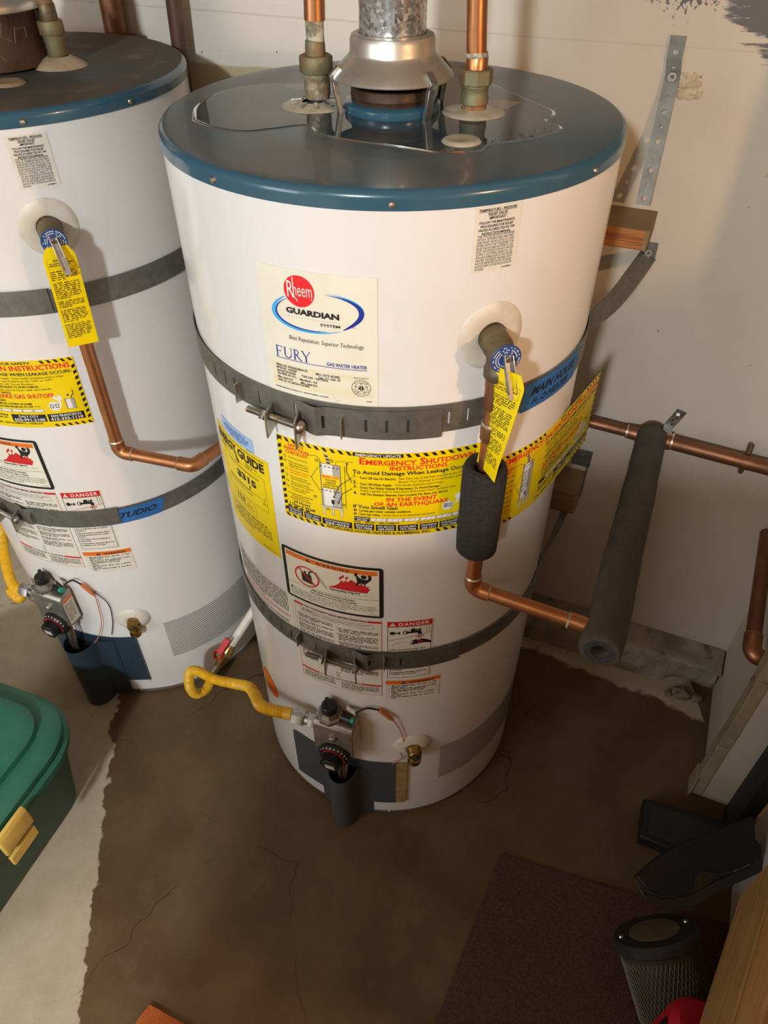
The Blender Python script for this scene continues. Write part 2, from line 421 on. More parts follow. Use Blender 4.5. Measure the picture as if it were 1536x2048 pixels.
    def emit(s, parent, names=None):
        for k, g in s.ink.items():
            nm = {'black': 'black_lettering', 'red': 'red_lettering', 'white': 'white_lettering'}.get(k, k+'_print')
            g.make(nm, INK[k], parent, smooth=0, kind='stuff')

def panel(lb, name, u0, v0, u1, v1, mat, parent, label=None, corner=0, step=.006):
    g = G(); nu = max(2, int((u1-u0)/step)); us = [u0+(u1-u0)*i/nu for i in range(nu+1)]; vs = [v0+(v1-v0)*i/4 for i in range(5)]
    if corner:
        us2 = []
        for u in us: us2.append(u)
        extra = [u0+corner*.3, u0+corner, u1-corner, u1-corner*.3]; us = sorted(set(us2+extra))
    def inset(u):
        if not corner: return 0
        d = min(u-u0, u1-u)
        return 0 if d >= corner else corner-sqrt(max(0, corner**2-(corner-d)**2))
    fn = lambda u, v, off: lb.fn(u, min(max(v, v0+inset(u)), v1-inset(u)), .0001+off)
    g.sheet(fn, us, vs[::-1], .0004)
    return g.make(name, mat, parent, smooth=0 if False else 30, label=label)
# ================================================================== the setting
def mathn(nt, op, a, b=None, clamp=False):
    n = nt.nodes.new('ShaderNodeMath'); n.operation = op; n.use_clamp = clamp
    for i, x in enumerate((a, b)):
        if x is None: continue
        if isinstance(x, (int, float)): n.inputs[i].default_value = x
        else: nt.links.new(x, n.inputs[i])
    return n.outputs[0]
def sstep(nt, x, lo, hi):
    r = nt.nodes.new('ShaderNodeMapRange'); r.interpolation_type = 'SMOOTHSTEP'
    nt.links.new(x, r.inputs['Value'])
    for k, q in (('From Min', lo), ('From Max', hi)): r.inputs[k].default_value = q
    return r.outputs[0]
def noise_n(nt, vec, sc, det=5, rough=.6):
    n = nt.nodes.new('ShaderNodeTexNoise'); n.inputs['Scale'].default_value = sc; n.inputs['Detail'].default_value = det
    n.inputs['Roughness'].default_value = rough; nt.links.new(vec, n.inputs['Vector']); return n.outputs['Fac']
def mixc(nt, f, a, b):
    m = nt.nodes.new('ShaderNodeMix'); m.data_type = 'RGBA'
    for i, x in ((0, f), (6, a), (7, b)):
        if isinstance(x, tuple): m.inputs[i].default_value = (*x, 1)
        elif isinstance(x, (int, float)): m.inputs[i].default_value = x
        else: nt.links.new(x, m.inputs[i])
    return m.outputs[2]
def curve_n(nt, x, pts):
    """piecewise linear function of x through a colour ramp (values scaled to 0..1)"""
    xs = [p[0] for p in pts]; ys = [p[1] for p in pts]; x0, x1, y0, y1 = min(xs), max(xs), min(ys), max(ys)
    r = nt.nodes.new('ShaderNodeMapRange'); nt.links.new(x, r.inputs['Value'])
    r.inputs['From Min'].default_value = x0; r.inputs['From Max'].default_value = x1
    cr = nt.nodes.new('ShaderNodeValToRGB'); el = cr.color_ramp.elements
    for i, (a, b) in enumerate(sorted(pts)):
        p = (a-x0)/(x1-x0); v = (b-y0)/(y1-y0)
        e = el[0] if i == 0 else el[1] if i == len(pts)-1 else el.new(p)
        if i in (0, len(pts)-1): e.position = p
        e.color = (v, v, v, 1)
    nt.links.new(r.outputs[0], cr.inputs[0])
    s = nt.nodes.new('ShaderNodeSeparateColor'); nt.links.new(cr.outputs[0], s.inputs[0])
    return mathn(nt, 'ADD', mathn(nt, 'MULTIPLY', s.outputs[0], y1-y0), y0)
def newmat(name):
    m = bpy.data.materials.new(name); m.use_nodes = True; nt = m.node_tree
    tc = nt.nodes.new('ShaderNodeTexCoord'); sp = nt.nodes.new('ShaderNodeSeparateXYZ'); nt.links.new(tc.outputs['Object'], sp.inputs[0])
    return m, nt, nt.nodes['Principled BSDF'], tc.outputs['Object'], sp.outputs

# floor: concrete with a damp brown stain whose edge was traced on the slab
m, nt, bs, vec, xyz = newmat('stained_concrete')
edge = curve_n(nt, xyz[1], [(-1.3, -.44), (-.75, -.47), (-.67, -.505), (-.625, -.516), (-.594, -.516), (-.565, -.575), (-.545, -.585), (-.525, -.567), (-.50, -.59), (-.478, -.622), (-.42, -.632), (-.395, -.64), (-.361, -.614), (-.335, -.637), (-.286, -.66), (-.235, -.668), (-.21, -.681), (-.176, -.664), (-.126, -.70), (-.094, -.694), (-.06, -.671), (.026, -.69), (.3, -.72)])
wob = mathn(nt, 'ADD', mathn(nt, 'MULTIPLY', mathn(nt, 'SUBTRACT', noise_n(nt, vec, 38, 6), .5), .03), mathn(nt, 'MULTIPLY', mathn(nt, 'SUBTRACT', noise_n(nt, vec, 13, 3), .5), .07))
dl = mathn(nt, 'ADD', mathn(nt, 'SUBTRACT', xyz[0], edge), wob)
wetl = sstep(nt, dl, -.0025, .0025)
back = curve_n(nt, xyz[0], [(-1, .9), (.22, .9), (.30, .16), (.344, .084), (.428, .059), (.494, .012), (.56, .020), (.615, .006), (.694, -.035), (.76, -.05)])
db = mathn(nt, 'ADD', mathn(nt, 'SUBTRACT', back, xyz[1]), wob)
wetb = sstep(nt, db, -.006, .012)
wet = mathn(nt, 'MULTIPLY', wetl, wetb)
n1 = noise_n(nt, vec, 5.5, 6); n2 = noise_n(nt, vec, 22, 6); n3 = noise_n(nt, vec, 260, 3)
dry = mixc(nt, sstep(nt, n2, .3, .75), (.52, .45, .34), (.44, .375, .27))
dry = mixc(nt, sstep(nt, n3, .62, .75), dry, (.30, .245, .17))
wetc = mixc(nt, sstep(nt, n1, .38, .64), (.150, .092, .044), (.092, .050, .018))
wetc = mixc(nt, sstep(nt, n2, .42, .72), wetc, (.128, .080, .040))
wetc = mixc(nt, mathn(nt, 'MULTIPLY', sstep(nt, noise_n(nt, vec, 3.1, 4), .56, .72), .6), wetc, (.160, .118, .078))
wetc = mixc(nt, sstep(nt, n3, .66, .78), wetc, (.05, .028, .012))
# hairline cracks
vo = nt.nodes.new('ShaderNodeTexVoronoi'); vo.feature = 'DISTANCE_TO_EDGE'; vo.inputs['Scale'].default_value = 1.55
ad = nt.nodes.new('ShaderNodeVectorMath'); ad.operation = 'ADD'; nt.links.new(vec, ad.inputs[0])
nn = nt.nodes.new('ShaderNodeTexNoise'); nn.inputs['Scale'].default_value = 9; nt.links.new(vec, nn.inputs['Vector'])
sc_ = nt.nodes.new('ShaderNodeVectorMath'); sc_.operation = 'SCALE'; sc_.inputs['Scale'].default_value = .12; nt.links.new(nn.outputs['Color'], sc_.inputs[0])
nt.links.new(sc_.outputs[0], ad.inputs[1]); nt.links.new(ad.outputs[0], vo.inputs['Vector'])
crack = mathn(nt, 'MULTIPLY', mathn(nt, 'SUBTRACT', 1, sstep(nt, vo.outputs['Distance'], .0008, .0035)), sstep(nt, n1, .45, .6))
colr = mixc(nt, wet, dry, wetc)
colr = mixc(nt, mathn(nt, 'MULTIPLY', crack, .7), colr, (.035, .02, .01))
nt.links.new(colr, bs.inputs['Base Color'])
rr_ = nt.nodes.new('ShaderNodeMapRange'); rr_.inputs['To Min'].default_value = .85; rr_.inputs['To Max'].default_value = .55
nt.links.new(wet, rr_.inputs['Value']); nt.links.new(rr_.outputs[0], bs.inputs['Roughness'])
bp = nt.nodes.new('ShaderNodeBump'); bp.inputs['Strength'].default_value = .35; bp.inputs['Distance'].default_value = .002
hh = mathn(nt, 'ADD', mathn(nt, 'ADD', n2, mathn(nt, 'MULTIPLY', n3, .5)), mathn(nt, 'MULTIPLY', crack, -1.5))
nt.links.new(hh, bp.inputs['Height']); nt.links.new(bp.outputs[0], bs.inputs['Normal'])
FLOORM = m
g = G(); g.box((0, -1.6, -.05), (3.2, 0, 0), (0, 2.6, 0), (0, 0, .05))
struct(g.make('floor', FLOORM, smooth=0))

# back wall: plasterboard in its own frame (x along the wall, z up)
def wall_material(name, front):
    m, nt, bs, vec, xyz = newmat(name)
    X, Zc = xyz[0], xyz[2]
    n1 = noise_n(nt, vec, 2.2, 5); n2 = noise_n(nt, vec, 9, 6); n3 = noise_n(nt, vec, 120, 3)
    c = mixc(nt, sstep(nt, n1, .35, .7), (.565, .495, .405), (.50, .43, .345))
    c = mixc(nt, mathn(nt, 'MULTIPLY', sstep(nt, n2, .55, .8), .45), c, (.47, .40, .31))
    if front:
        # left part: white repaint, lightened further to paint in the cool light
        repaint_lit = mathn(nt, 'SUBTRACT', 1, sstep(nt, mathn(nt, 'ADD', X, mathn(nt, 'MULTIPLY', n1, .12)), .02, .14))
        c = mixc(nt, repaint_lit, c, (.73, .685, .61))
        # bare tan strip left of the flue below the whiter band
        bare = mathn(nt, 'MULTIPLY', mathn(nt, 'SUBTRACT', 1, sstep(nt, mathn(nt, 'ADD', Zc, mathn(nt, 'MULTIPLY', n2, .018)), 1.252, 1.257)), mathn(nt, 'SUBTRACT', 1, sstep(nt, X, -.28, -.22)))
        c = mixc(nt, bare, c, (.50, .42, .27))
        # grey primer smears at the upper right
        vm = nt.nodes.new('ShaderNodeMapping'); vm.inputs['Rotation'].default_value = (0, radians(24), 0); vm.inputs['Scale'].default_value = (9, 1, 70); nt.links.new(vec, vm.inputs['Vector'])
        br = noise_n(nt, vm.outputs[0], 1.5, 6, .7); big = noise_n(nt, vec, 16, 4)
        d1 = mathn(nt, 'ADD', mathn(nt, 'ADD', mathn(nt, 'MULTIPLY', mathn(nt, 'SUBTRACT', X, .375), 6), mathn(nt, 'MULTIPLY', mathn(nt, 'SUBTRACT', Zc, 1.365), 7)), mathn(nt, 'MULTIPLY', mathn(nt, 'SUBTRACT', big, .5), .5))
        d1 = mathn(nt, 'ADD', d1, mathn(nt, 'MULTIPLY', mathn(nt, 'SUBTRACT', br, .5), .9))
        g1 = sstep(nt, d1, -.04, .08)
        d2 = mathn(nt, 'SUBTRACT', mathn(nt, 'MULTIPLY', mathn(nt, 'SUBTRACT', Zc, 1.372), 14), mathn(nt, 'MULTIPLY', mathn(nt, 'ABSOLUTE', mathn(nt, 'SUBTRACT', X, .285)), 4.0))
        d2 = mathn(nt, 'ADD', d2, mathn(nt, 'MULTIPLY', mathn(nt, 'SUBTRACT', noise_n(nt, vec, 150, 4), .5), 1.9))
        g2 = sstep(nt, d2, .05, .18)
        c = mixc(nt, mathn(nt, 'MAXIMUM', g1, g2), c, (.105, .10, .10))
        # board joint
        jl = mathn(nt, 'ABSOLUTE', mathn(nt, 'SUBTRACT', Zc, mathn(nt, 'ADD', 1.322, mathn(nt, 'MULTIPLY', n1, .012))))
        c = mixc(nt, mathn(nt, 'MULTIPLY', mathn(nt, 'SUBTRACT', 1, sstep(nt, jl, .0004, .0022)), .35), c, (.38, .32, .25))
    # fly specks
    vo = nt.nodes.new('ShaderNodeTexVoronoi'); vo.inputs['Scale'].default_value = 24; nt.links.new(vec, vo.inputs['Vector'])
    wn = nt.nodes.new('ShaderNodeSeparateColor'); nt.links.new(vo.outputs['Color'], wn.inputs[0])
    spk = mathn(nt, 'MULTIPLY', mathn(nt, 'SUBTRACT', 1, sstep(nt, vo.outputs['Distance'], .035, .06)), mathn(nt, 'GREATER_THAN', wn.outputs[0], .72))
    c = mixc(nt, mathn(nt, 'MULTIPLY', spk, .8), c, (.16, .10, .05))
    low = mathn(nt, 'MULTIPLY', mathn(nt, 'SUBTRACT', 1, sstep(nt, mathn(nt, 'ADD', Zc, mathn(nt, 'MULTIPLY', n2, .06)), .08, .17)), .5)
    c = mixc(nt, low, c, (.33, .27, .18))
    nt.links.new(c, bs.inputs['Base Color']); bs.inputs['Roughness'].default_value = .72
    bp = nt.nodes.new('ShaderNodeBump'); bp.inputs['Strength'].default_value = .15; bp.inputs['Distance'].default_value = .0015
    nt.links.new(mathn(nt, 'ADD', n2, n3), bp.inputs['Height']); nt.links.new(bp.outputs[0], bs.inputs['Normal'])
    return m
def local_box(name, mat, t0, t1, n0, n1, z0, z1):
    me = bpy.data.meshes.new(name); g = G(); g.box(((t0+t1)/2, (n0+n1)/2, (z0+z1)/2), ((t1-t0)/2, 0, 0), (0, (n1-n0)/2, 0), (0, 0, (z1-z0)/2))
    me.from_pydata(g.v, [], g.f); me.materials.append(mat)
    o = bpy.data.objects.new(name, me); COL.objects.link(o); o.rotation_euler = (0, 0, -A_); return o
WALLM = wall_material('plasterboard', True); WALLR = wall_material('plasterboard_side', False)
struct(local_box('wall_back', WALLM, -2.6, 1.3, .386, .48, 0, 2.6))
struct(local_box('wall_right', WALLR, .726, 1.3, .042, .385, .004, 2.6))
# the rest of the garage, behind the viewer: it closes the room and returns the light; last, an added shade partition
ROOM = M('garage_paint', (.36, .27, .18), .8, 0, (.31, .23, .155), 3)
struct(G().box((0, -2.2, 2.66), (3.4, 0, 0), (0, 3.3, 0), (0, 0, .05)).make('ceiling', ROOM, smooth=0))
struct(G().box((-3.3, -2.2, 1.3), (.05, 0, 0), (0, 3.3, 0), (0, 0, 1.3)).make('wall_left', ROOM, smooth=0))
struct(G().box((0, -5.45, 1.3), (3.3, 0, 0), (0, .05, 0), (0, 0, 1.3)).make('wall_front', ROOM, smooth=0))
struct(G().box((.63, -1.52, .73), (1.21, 0, 0), (0, .05, 0), (0, 0, .73)).make('shade_partition', ROOM, smooth=0))  # unseen low partition added to shade the lower right

# concrete footing along the back wall: face, dirty ledge, ragged edges
def footing():
    us = [-1.6+.0115*i for i in range(int(2.32/.0115)+1)]; us[-1] = .722
    rr = random.Random(3)
    prof = [(.318, -.002), (.316, .03), (.315, .06), (.317, .086), (.324, .094), (.345, .097), (.365, .099), (.384, .104)]
    g = G(); ph = [rr.uniform(0, 6.28) for _ in range(8)]
    def wob(u, k): return sum(sin(u*f+ph[i]+k)*a for i, (f, a) in enumerate(((31, .0020), (73, .0014), (140, .0010), (11, .0024))))
    rows = []
    for i, u in enumerate(us):
        row = []
        brk = max(0, min(1, (u-.60)/.03))
        for k, (n, z) in enumerate(prof):
            nn_ = n+wob(u, k*1.3)*(1 if k < 7 else 0)+rr.uniform(-.0012, .0012)*(k < 7)
            zz = z+wob(u, k*.9+2)*.8*(0 < k < 7)
            if brk and k in (1, 2): nn_ += .018*brk+rr.uniform(-.006, .006); zz += rr.uniform(-.004, .004)
            if brk and k == 0: nn_ += .03*brk
            row.append(len(g.v)); g.v.append(TN(u, nn_, max(zz, -.002)))
        rows.append(row)
    for a, b in zip(rows[:-1], rows[1:]):
        for k in range(len(prof)-1): g.f.append((a[k], b[k], b[k+1], a[k+1]))
    return g.make('trim_1', CONC, smooth=50)
struct(footing())

# batten on the outer corner of the right wall, in two lengths, and the split at its foot
def batten():
    r = thing('trim_2', 'x', 'x', TN(.715, .05, 0)); del r['label']; del r['category']; struct(r)
    for (z0, z1, dt) in ((.006, .205, 0), (.208, .43, .001), (.432, 2.4, -.001)):
        G().box(TN(.7145+dt, .058, (z0+z1)/2), TV*.0115, NV*.018, Z*((z1-z0)/2)).make('batten', BATTEN, r, bevel=.0015)
    G().box(TN(.7005, .056, .036), TV*.003, NV*.02, Z*.035).make('foot_plate', BATTEN, r, bevel=.001)
    G().lathe([(0, 0), (.004, 0), (.004, .002), (0, .003)], TN(.702, .06, .41), -TV, 10).make('screw', STEEL, r)
batten()

# unseen timber rail added on the right; it shades the lower half of the scene
g = G(); a, b = Vector((.60, -.965, 1.047)), Vector((1.02, -.68, 1.222)); d = (b-a)
g.box((a+b)/2, d/2, Vector((-d.y, d.x, 0)).normalized()*.019, Vector((0, 0, .22)))
g.box((1.04, -.69, .72), (.045, 0, 0), (0, .019, 0), (0, 0, .72))
struct(g.make('shade_rail', PINE, smooth=0))
# ================================================================== water heaters
RB = .283
def cp(o, phi, rho, z):
    a = radians(phi); return Vector((o[0]+rho*sin(a), o[1]-rho*cos(a), z))
def nrm(phi): a = radians(phi); return Vector((sin(a), -cos(a), 0))
def tgt(phi): a = radians(phi); return Vector((cos(a), sin(a), 0))
def lfn(o, phi0, z0, extra=0): return lambda u, v, off: cp(o, phi0+math.degrees(u/RB), RB+extra+off, z0-v)

def warn_tri(lb, u, v, s, ink='black', bang='orange', layer=2):
    lb.poly([(u, v), (u+s*.5, v-s*.9), (u+s, v)], ink, layer)
    lb.rect(u+s*.46, v-s*.62, u+s*.54, v-s*.24, bang, layer+1); lb.rect(u+s*.46, v-s*.17, u+s*.54, v-s*.08, bang, layer+1)

def hazard_edge(lb, W, H, w=.0055, gap=None, top=True, seg=.0105):
    n = int(W/seg)
    for i in range(n):
        u = W*i/n
        if top and not (gap and gap[0] < u < gap[1]): lb.poly([(u+.001, .001), (u+seg*.55, .001), (u+seg*.55+.004, .001+w), (u+.005, .001+w)], 'black')
        if not (gap and len(gap) > 2 and gap[2] < u < gap[3]): lb.poly([(u+.001, H-.001-w), (u+seg*.55, H-.001-w), (u+seg*.55+.004, H-.001), (u+.005, H-.001)], 'black')
    for s_ in (0, 1):
        m_ = int(H/seg)
        for i in range(1, m_-1):
            v = H*i/m_+.002; a = .001 if s_ == 0 else W-.001-w
            lb.poly([(a, v+.003), (a+w, v), (a+w, v+seg*.55), (a, v+seg*.55+.003)], 'black')
    lb.poly([(.001, .001), (.010, .001), (.001, .010)], 'black')

def mini_heater(lb, u, v, w, h):
    """little drawing of a strapped heater on a stand"""
    lb.rect(u, v, u+w, v+h, 'silver', 1); lb.rect(u+w*.12, v, u+w*.62, v+h, 'white', 2)
    lb.frame(u, v, u+w, v+h, .0005, 'black', 3)
    for q in (.07, .62):
        for k in range(5): lb.rect(u+w*k/5+.0006, v+h*q-.0008, u+w*(k+.55)/5, v+h*q+.0008, 'black', 3)
    lb.rect(u-.002, v+h, u+w+.002, v+h+.003, 'white', 2); lb.frame(u-.002, v+h, u+w+.002, v+h+.003, .0004, 'black', 3)
    for q in (.02, .48, .9): lb.rect(u+w*q, v+h+.003, u+w*q+.003, v+h+.016, 'white', 2); lb.frame(u+w*q, v+h+.003, u+w*q+.003, v+h+.016, .0003, 'black', 3)
    for i in range(6):
        q = i/5; lb.rect(u+w*.42-.004*q*q-.002, v-.003-.013*q, u+w*.42-.004*q*q+.003, v-.0008-.013*q, 'silver' if i % 2 else 'black', 2)
    lb.line([(u+w*.8, v), (u+w*.8, v-.006), (u+w*1.1, v-.008), (u+w*1.6, v-.008)], .0005, 'black', 2)
    lb.rect(u+w*.48, v+h*.82, u+w*.62, v+h*.92, 'black', 3); lb.rect(u+w*.54, v+h*.92, u+w*.58, v+h, 'black', 3)

def emergency_label_a(o, H):
    """wide yellow sticker: emergency shutdown instructions with checklist"""
    phi0, z0, W, Ht = -31.5, .9885, .282, .1425
    lb = Label(lfn(o, phi0, z0, .0002))
    p = panel(lb, 'emergency_sticker', 0, 0, W, Ht, YELLOW, H, 'yellow emergency shutdown sticker with black hazard stripes and red headings')
    hazard_edge(lb, W, Ht, gap=(.103, .172, .060, .212))
    lb.rect(.108, .0008, .172, .0065, 'black', 2); lb.text('EMERGENCY UPDATE', .140, .0056, .0037, 'white', 3, 1, 'C', w=.058)
    lb.text('Emergency Shutdown', .1155, .0187, .0105, 'brightred', 2, 1, w=.152, smallcaps=1)
    lb.text('INSTRUCTIONS', .192, .0268, .0066, 'brightred', 2, 1, 'C', w=.075)
    lb.text('To Avoid Damage When Leakage Occurs:', .107, .0348, .0060, 'black', 2, 1, w=.156)
    lb.text('1.', .107, .0412, .0052, 'black', 2, 1)
    lb.text('Turn Off Gas Or Electric:', .116, .0430, .0038, 'black', 2, 1, w=.047); lb.text('Gas: Turn top of dial from the ON to the OFF position.', .166, .0424, .0036, 'black', 2, 0, w=.104)
    lb.text('Electric: Turn off power at circuit breaker panel.', .166, .0478, .0036, 'black', 2, 0, w=.086)
    lb.text('2.', .107, .0515, .0052, 'black', 2, 1); lb.text('Turn Off Water Supply:', .116, .0534, .0038, 'black', 2, 1, w=.042); lb.text('Turn handle clockwise until it stops.', .161, .0534, .0036, 'black', 2, 0, w=.064)
    lb.text('3.', .107, .0590, .0052, 'black', 2, 1); lb.text('Drain The Water Heater If Necessary To Avoid Damage:', .116, .0594, .0038, 'black', 2, 1, w=.105)
    lb.text('Attach a garden hose to drain faucet of the water heater and drain water', .116, .0644, .0034, 'black', 2, 0, w=.128)
    lb.text('4.', .107, .0702, .0052, 'black', 2, 1); lb.text('Call The Number Nearest Your Location For Same Day Service.', .116, .0706, .0038, 'black', 2, 1, w=.117)
    lb.text('IN THE EVENT', .184, .0797, .0066, 'brightred', 2, 1, 'C', w=.068); lb.text('OF AN EARTHQUAKE', .184, .0883, .0066, 'brightred', 2, 1, 'C', w=.100)
    lb.text('If You Smell Gas:', .1058, .0945, .0060, 'black', 2, 1, w=.061)
    for i, (t, v) in enumerate((('Locate gas meter outside residence.', .1003), ('Turn Gas Valve:', .1068))):
        lb.disc(.1085, v-.0013, .0021, .0021, 'black', 1); lb.text(str(i+1), .1085, v, .0026, 'yellow', 3, 1, 'C')
        lb.text(t, .1135, v, .0037, 'black', 2, 1, w=.070 if i == 0 else .029)
    lb.text('1/4 turn from on to off position (as shown).', .144, .1068, .0034, 'black', 2, 0, w=.074)
    lb.rect(.107, .1100, .128, .1180, 'black', 1); lb.text('TANK FLUSH', .1175, .1136, .0026, 'white', 2, 1, 'C', w=.019); lb.text('RECORD', .1175, .1172, .0026, 'white', 2, 1, 'C', w=.014)
    for i in range(6):
        u = .129+i*.0225; lb.rect(u, .1105, u+.0215, .1172, 'white', 1); lb.frame(u, .1105, u+.0215, .1172, .0005, 'black', 2)
        for q in (.3, .68): lb.line([(u+.0215*q, .1165), (u+.0215*q+.002, .1115)], .0004, 'black', 2)
    lb.text('SALES  -  REPAIRS  -  REPLACEMENTS', .106, .1212, .0028, 'black', 2, 1, w=.062); lb.text('Insured PL & PD CA Cont. License', .192, .1212, .0028, 'black', 2, 1, w=.062)
    xs = [(.0062, .0305, 'SAN FRANCISCO', '415-621-2388'), (.0325, .0585, 'DALY CITY', '757-7006'), (.0605, .0895+.014, 'SOUTH SAN FRANCISCO', '589-9033'), (.1062, .134, 'BRISBANE', '757-7006'), (.1362, .164, 'SAN BRUNO', '589-9033'), (.1662, .194, 'COLMA', '757-7006'), (.1962, .222, 'PACIFICA', '355-1211'), (.2242, .252, 'BURLINGAME', '344-7006')]
    for i, (a, b, t, n) in enumerate(xs):
        v = (.1225, .1225, .1235)[i] if i < 3 else .1230; hgt = .0115
        lb.rect(a, v, b, v+hgt, 'black', 1); lb.text(t, (a+b)/2, v+.0047, .0030, 'white', 2, 1, 'C', w=(b-a)*.84); lb.text(n, (a+b)/2, v+.0102, .0040, 'white', 2, 1, 'C', w=(b-a)*.80)
    lb.text('AFFORDABLE WATER HEATERS & PLUMBING, INC.', .066, .1405, .0045, 'black', 2, 1, w=.146)
    # checklist column
    for i, t in enumerate(('SAFETY', 'INSPECTION', 'CHECKLIST')): lb.text(t, .0295, .0128+i*.0063, .0050, 'brightred', 2, 1, 'C', w=(.024, .037, .034)[i])
    rows = [('A', .0330, 'Check for corrosion.', '', '', 0), ('B', .0405, 'Make sure there is a', 'high pressure safety', 'relief valve present.', 0), ('C', .0545, 'Water heater must be', 'earthquake braced.', '', 1), ('D', .0650, 'Gas connector line', 'must be flexible type.', '', 0), ('E', .0755, 'Water heater should', 'be elevated as required.', '', 0), ('F', .0850, 'Periodic tank flush', 'is recommended.', '', 0)]
    for (l, v, a, b, c, red) in rows:
        lb.disc(.0105, v-.0012, .0021, .0021, 'brightred' if red else 'black', 1); lb.disc(.0105, v-.0012, .0014, .0014, 'yellow', 2)
        for k, t in enumerate((a, b, c)):
            if t: lb.text(t, .0160, v+.0040*k, .0027, 'brightred' if red else 'black', 2, 0, w=len(t)*.00148)
    for i, t in enumerate(('A trained service technician', 'should perform all', 'maintenance and repairs.')): lb.text(t, .0290, .0965+i*.0041, .0029, 'black', 2, 0, 'C', w=(.040, .026, .034)[i])
    lb.text('24 Hours', .030, .1115, .0047, 'black', 2, 1, 'C', w=.026); lb.text('7 Days A Week', .030, .1178, .0047, 'black', 2, 1, 'C', w=.042)
    for i in range(4): lb.disc(.010+.0095*i, .1203, .0038, .0017, 'black', 1)
    mini_heater(lb, .0625, .0260, .0285, .0740)
    lb.rect(.0640, .0445, .0895, .0680, 'yellow', 4)
    for i, t in enumerate(('$200 OFF', 'YOUR NEXT', 'TANKLESS', 'WATER HEATER', 'INSTALLATION')): lb.text(t, .0768, .0495+i*.0043+(i > 0)*.0006, .0040 if i == 0 else .0028, 'brightred' if i == 0 else 'black', 5, 1, 'C', w=(.024, .016, .014, .022, .022)[i])
    lb.line([(.046, .0190), (.058, .0165), (.0625, .0190), (.0640, .0260)], .0006, 'black', 3)
    lb.line([(.046, .0545), (.049, .0545), (.060, .0345)], .0006, 'black', 3); lb.line([(.049, .0545), (.061, .0760)], .0006, 'black', 3)
    lb.line([(.0975, .0260), (.0965, .0260), (.0965, .0990)], .0006, 'black', 3)
    for (a, b) in (((.1060, .0425), (.0800, .0810)), ((.1060, .0610), (.0860, .0900)), ((.1055, .0515), (.1000, .0200))):
        mx, my = (a[0]+b[0])/2-.004, (a[1]+b[1])/2-.003
        lb.line([a, (mx, my), b], .0009, 'black', 6); lb.disc(b[0], b[1], .0013, .0013, 'black', 6)
    for (l, uu, vv) in (('A', .0590, .0235), ('B', .0800, .0195), ('C', .0525, .0880), ('D', .0930, .0930), ('E', .0700, .1060)):
        lb.disc(uu, vv, .0024, .0024, 'black', 3); lb.disc(uu, vv, .0018, .0018, 'yellow', 4); lb.text(l, uu, vv+.0012, .0024, 'black', 5, 1, 'C')
    # hand and valve drawing near the pipe
    lb.disc(.234, .0955, .0080, .0080, 'white', 1); lb.frame(.2285, .0915, .2335, .0985, .0010, 'black', 2); lb.frame(.2352, .0915, .2402, .0985, .0010, 'black', 2)
    lb.rect(.2305, .0930, .2315, .0970, 'black', 2); lb.rect(.2368, .0945, .2386, .0953, 'black', 2)
    lb.poly([(.243, .079), (.251, .075), (.258, .078), (.258, .083), (.250, .087), (.247, .095), (.244, .094), (.246, .086), (.243, .082)], 'white', 2)
    lb.poly([(.251, .072), (.258, .069), (.259, .075), (.253, .077)], 'black', 3)
    lb.emit(p)

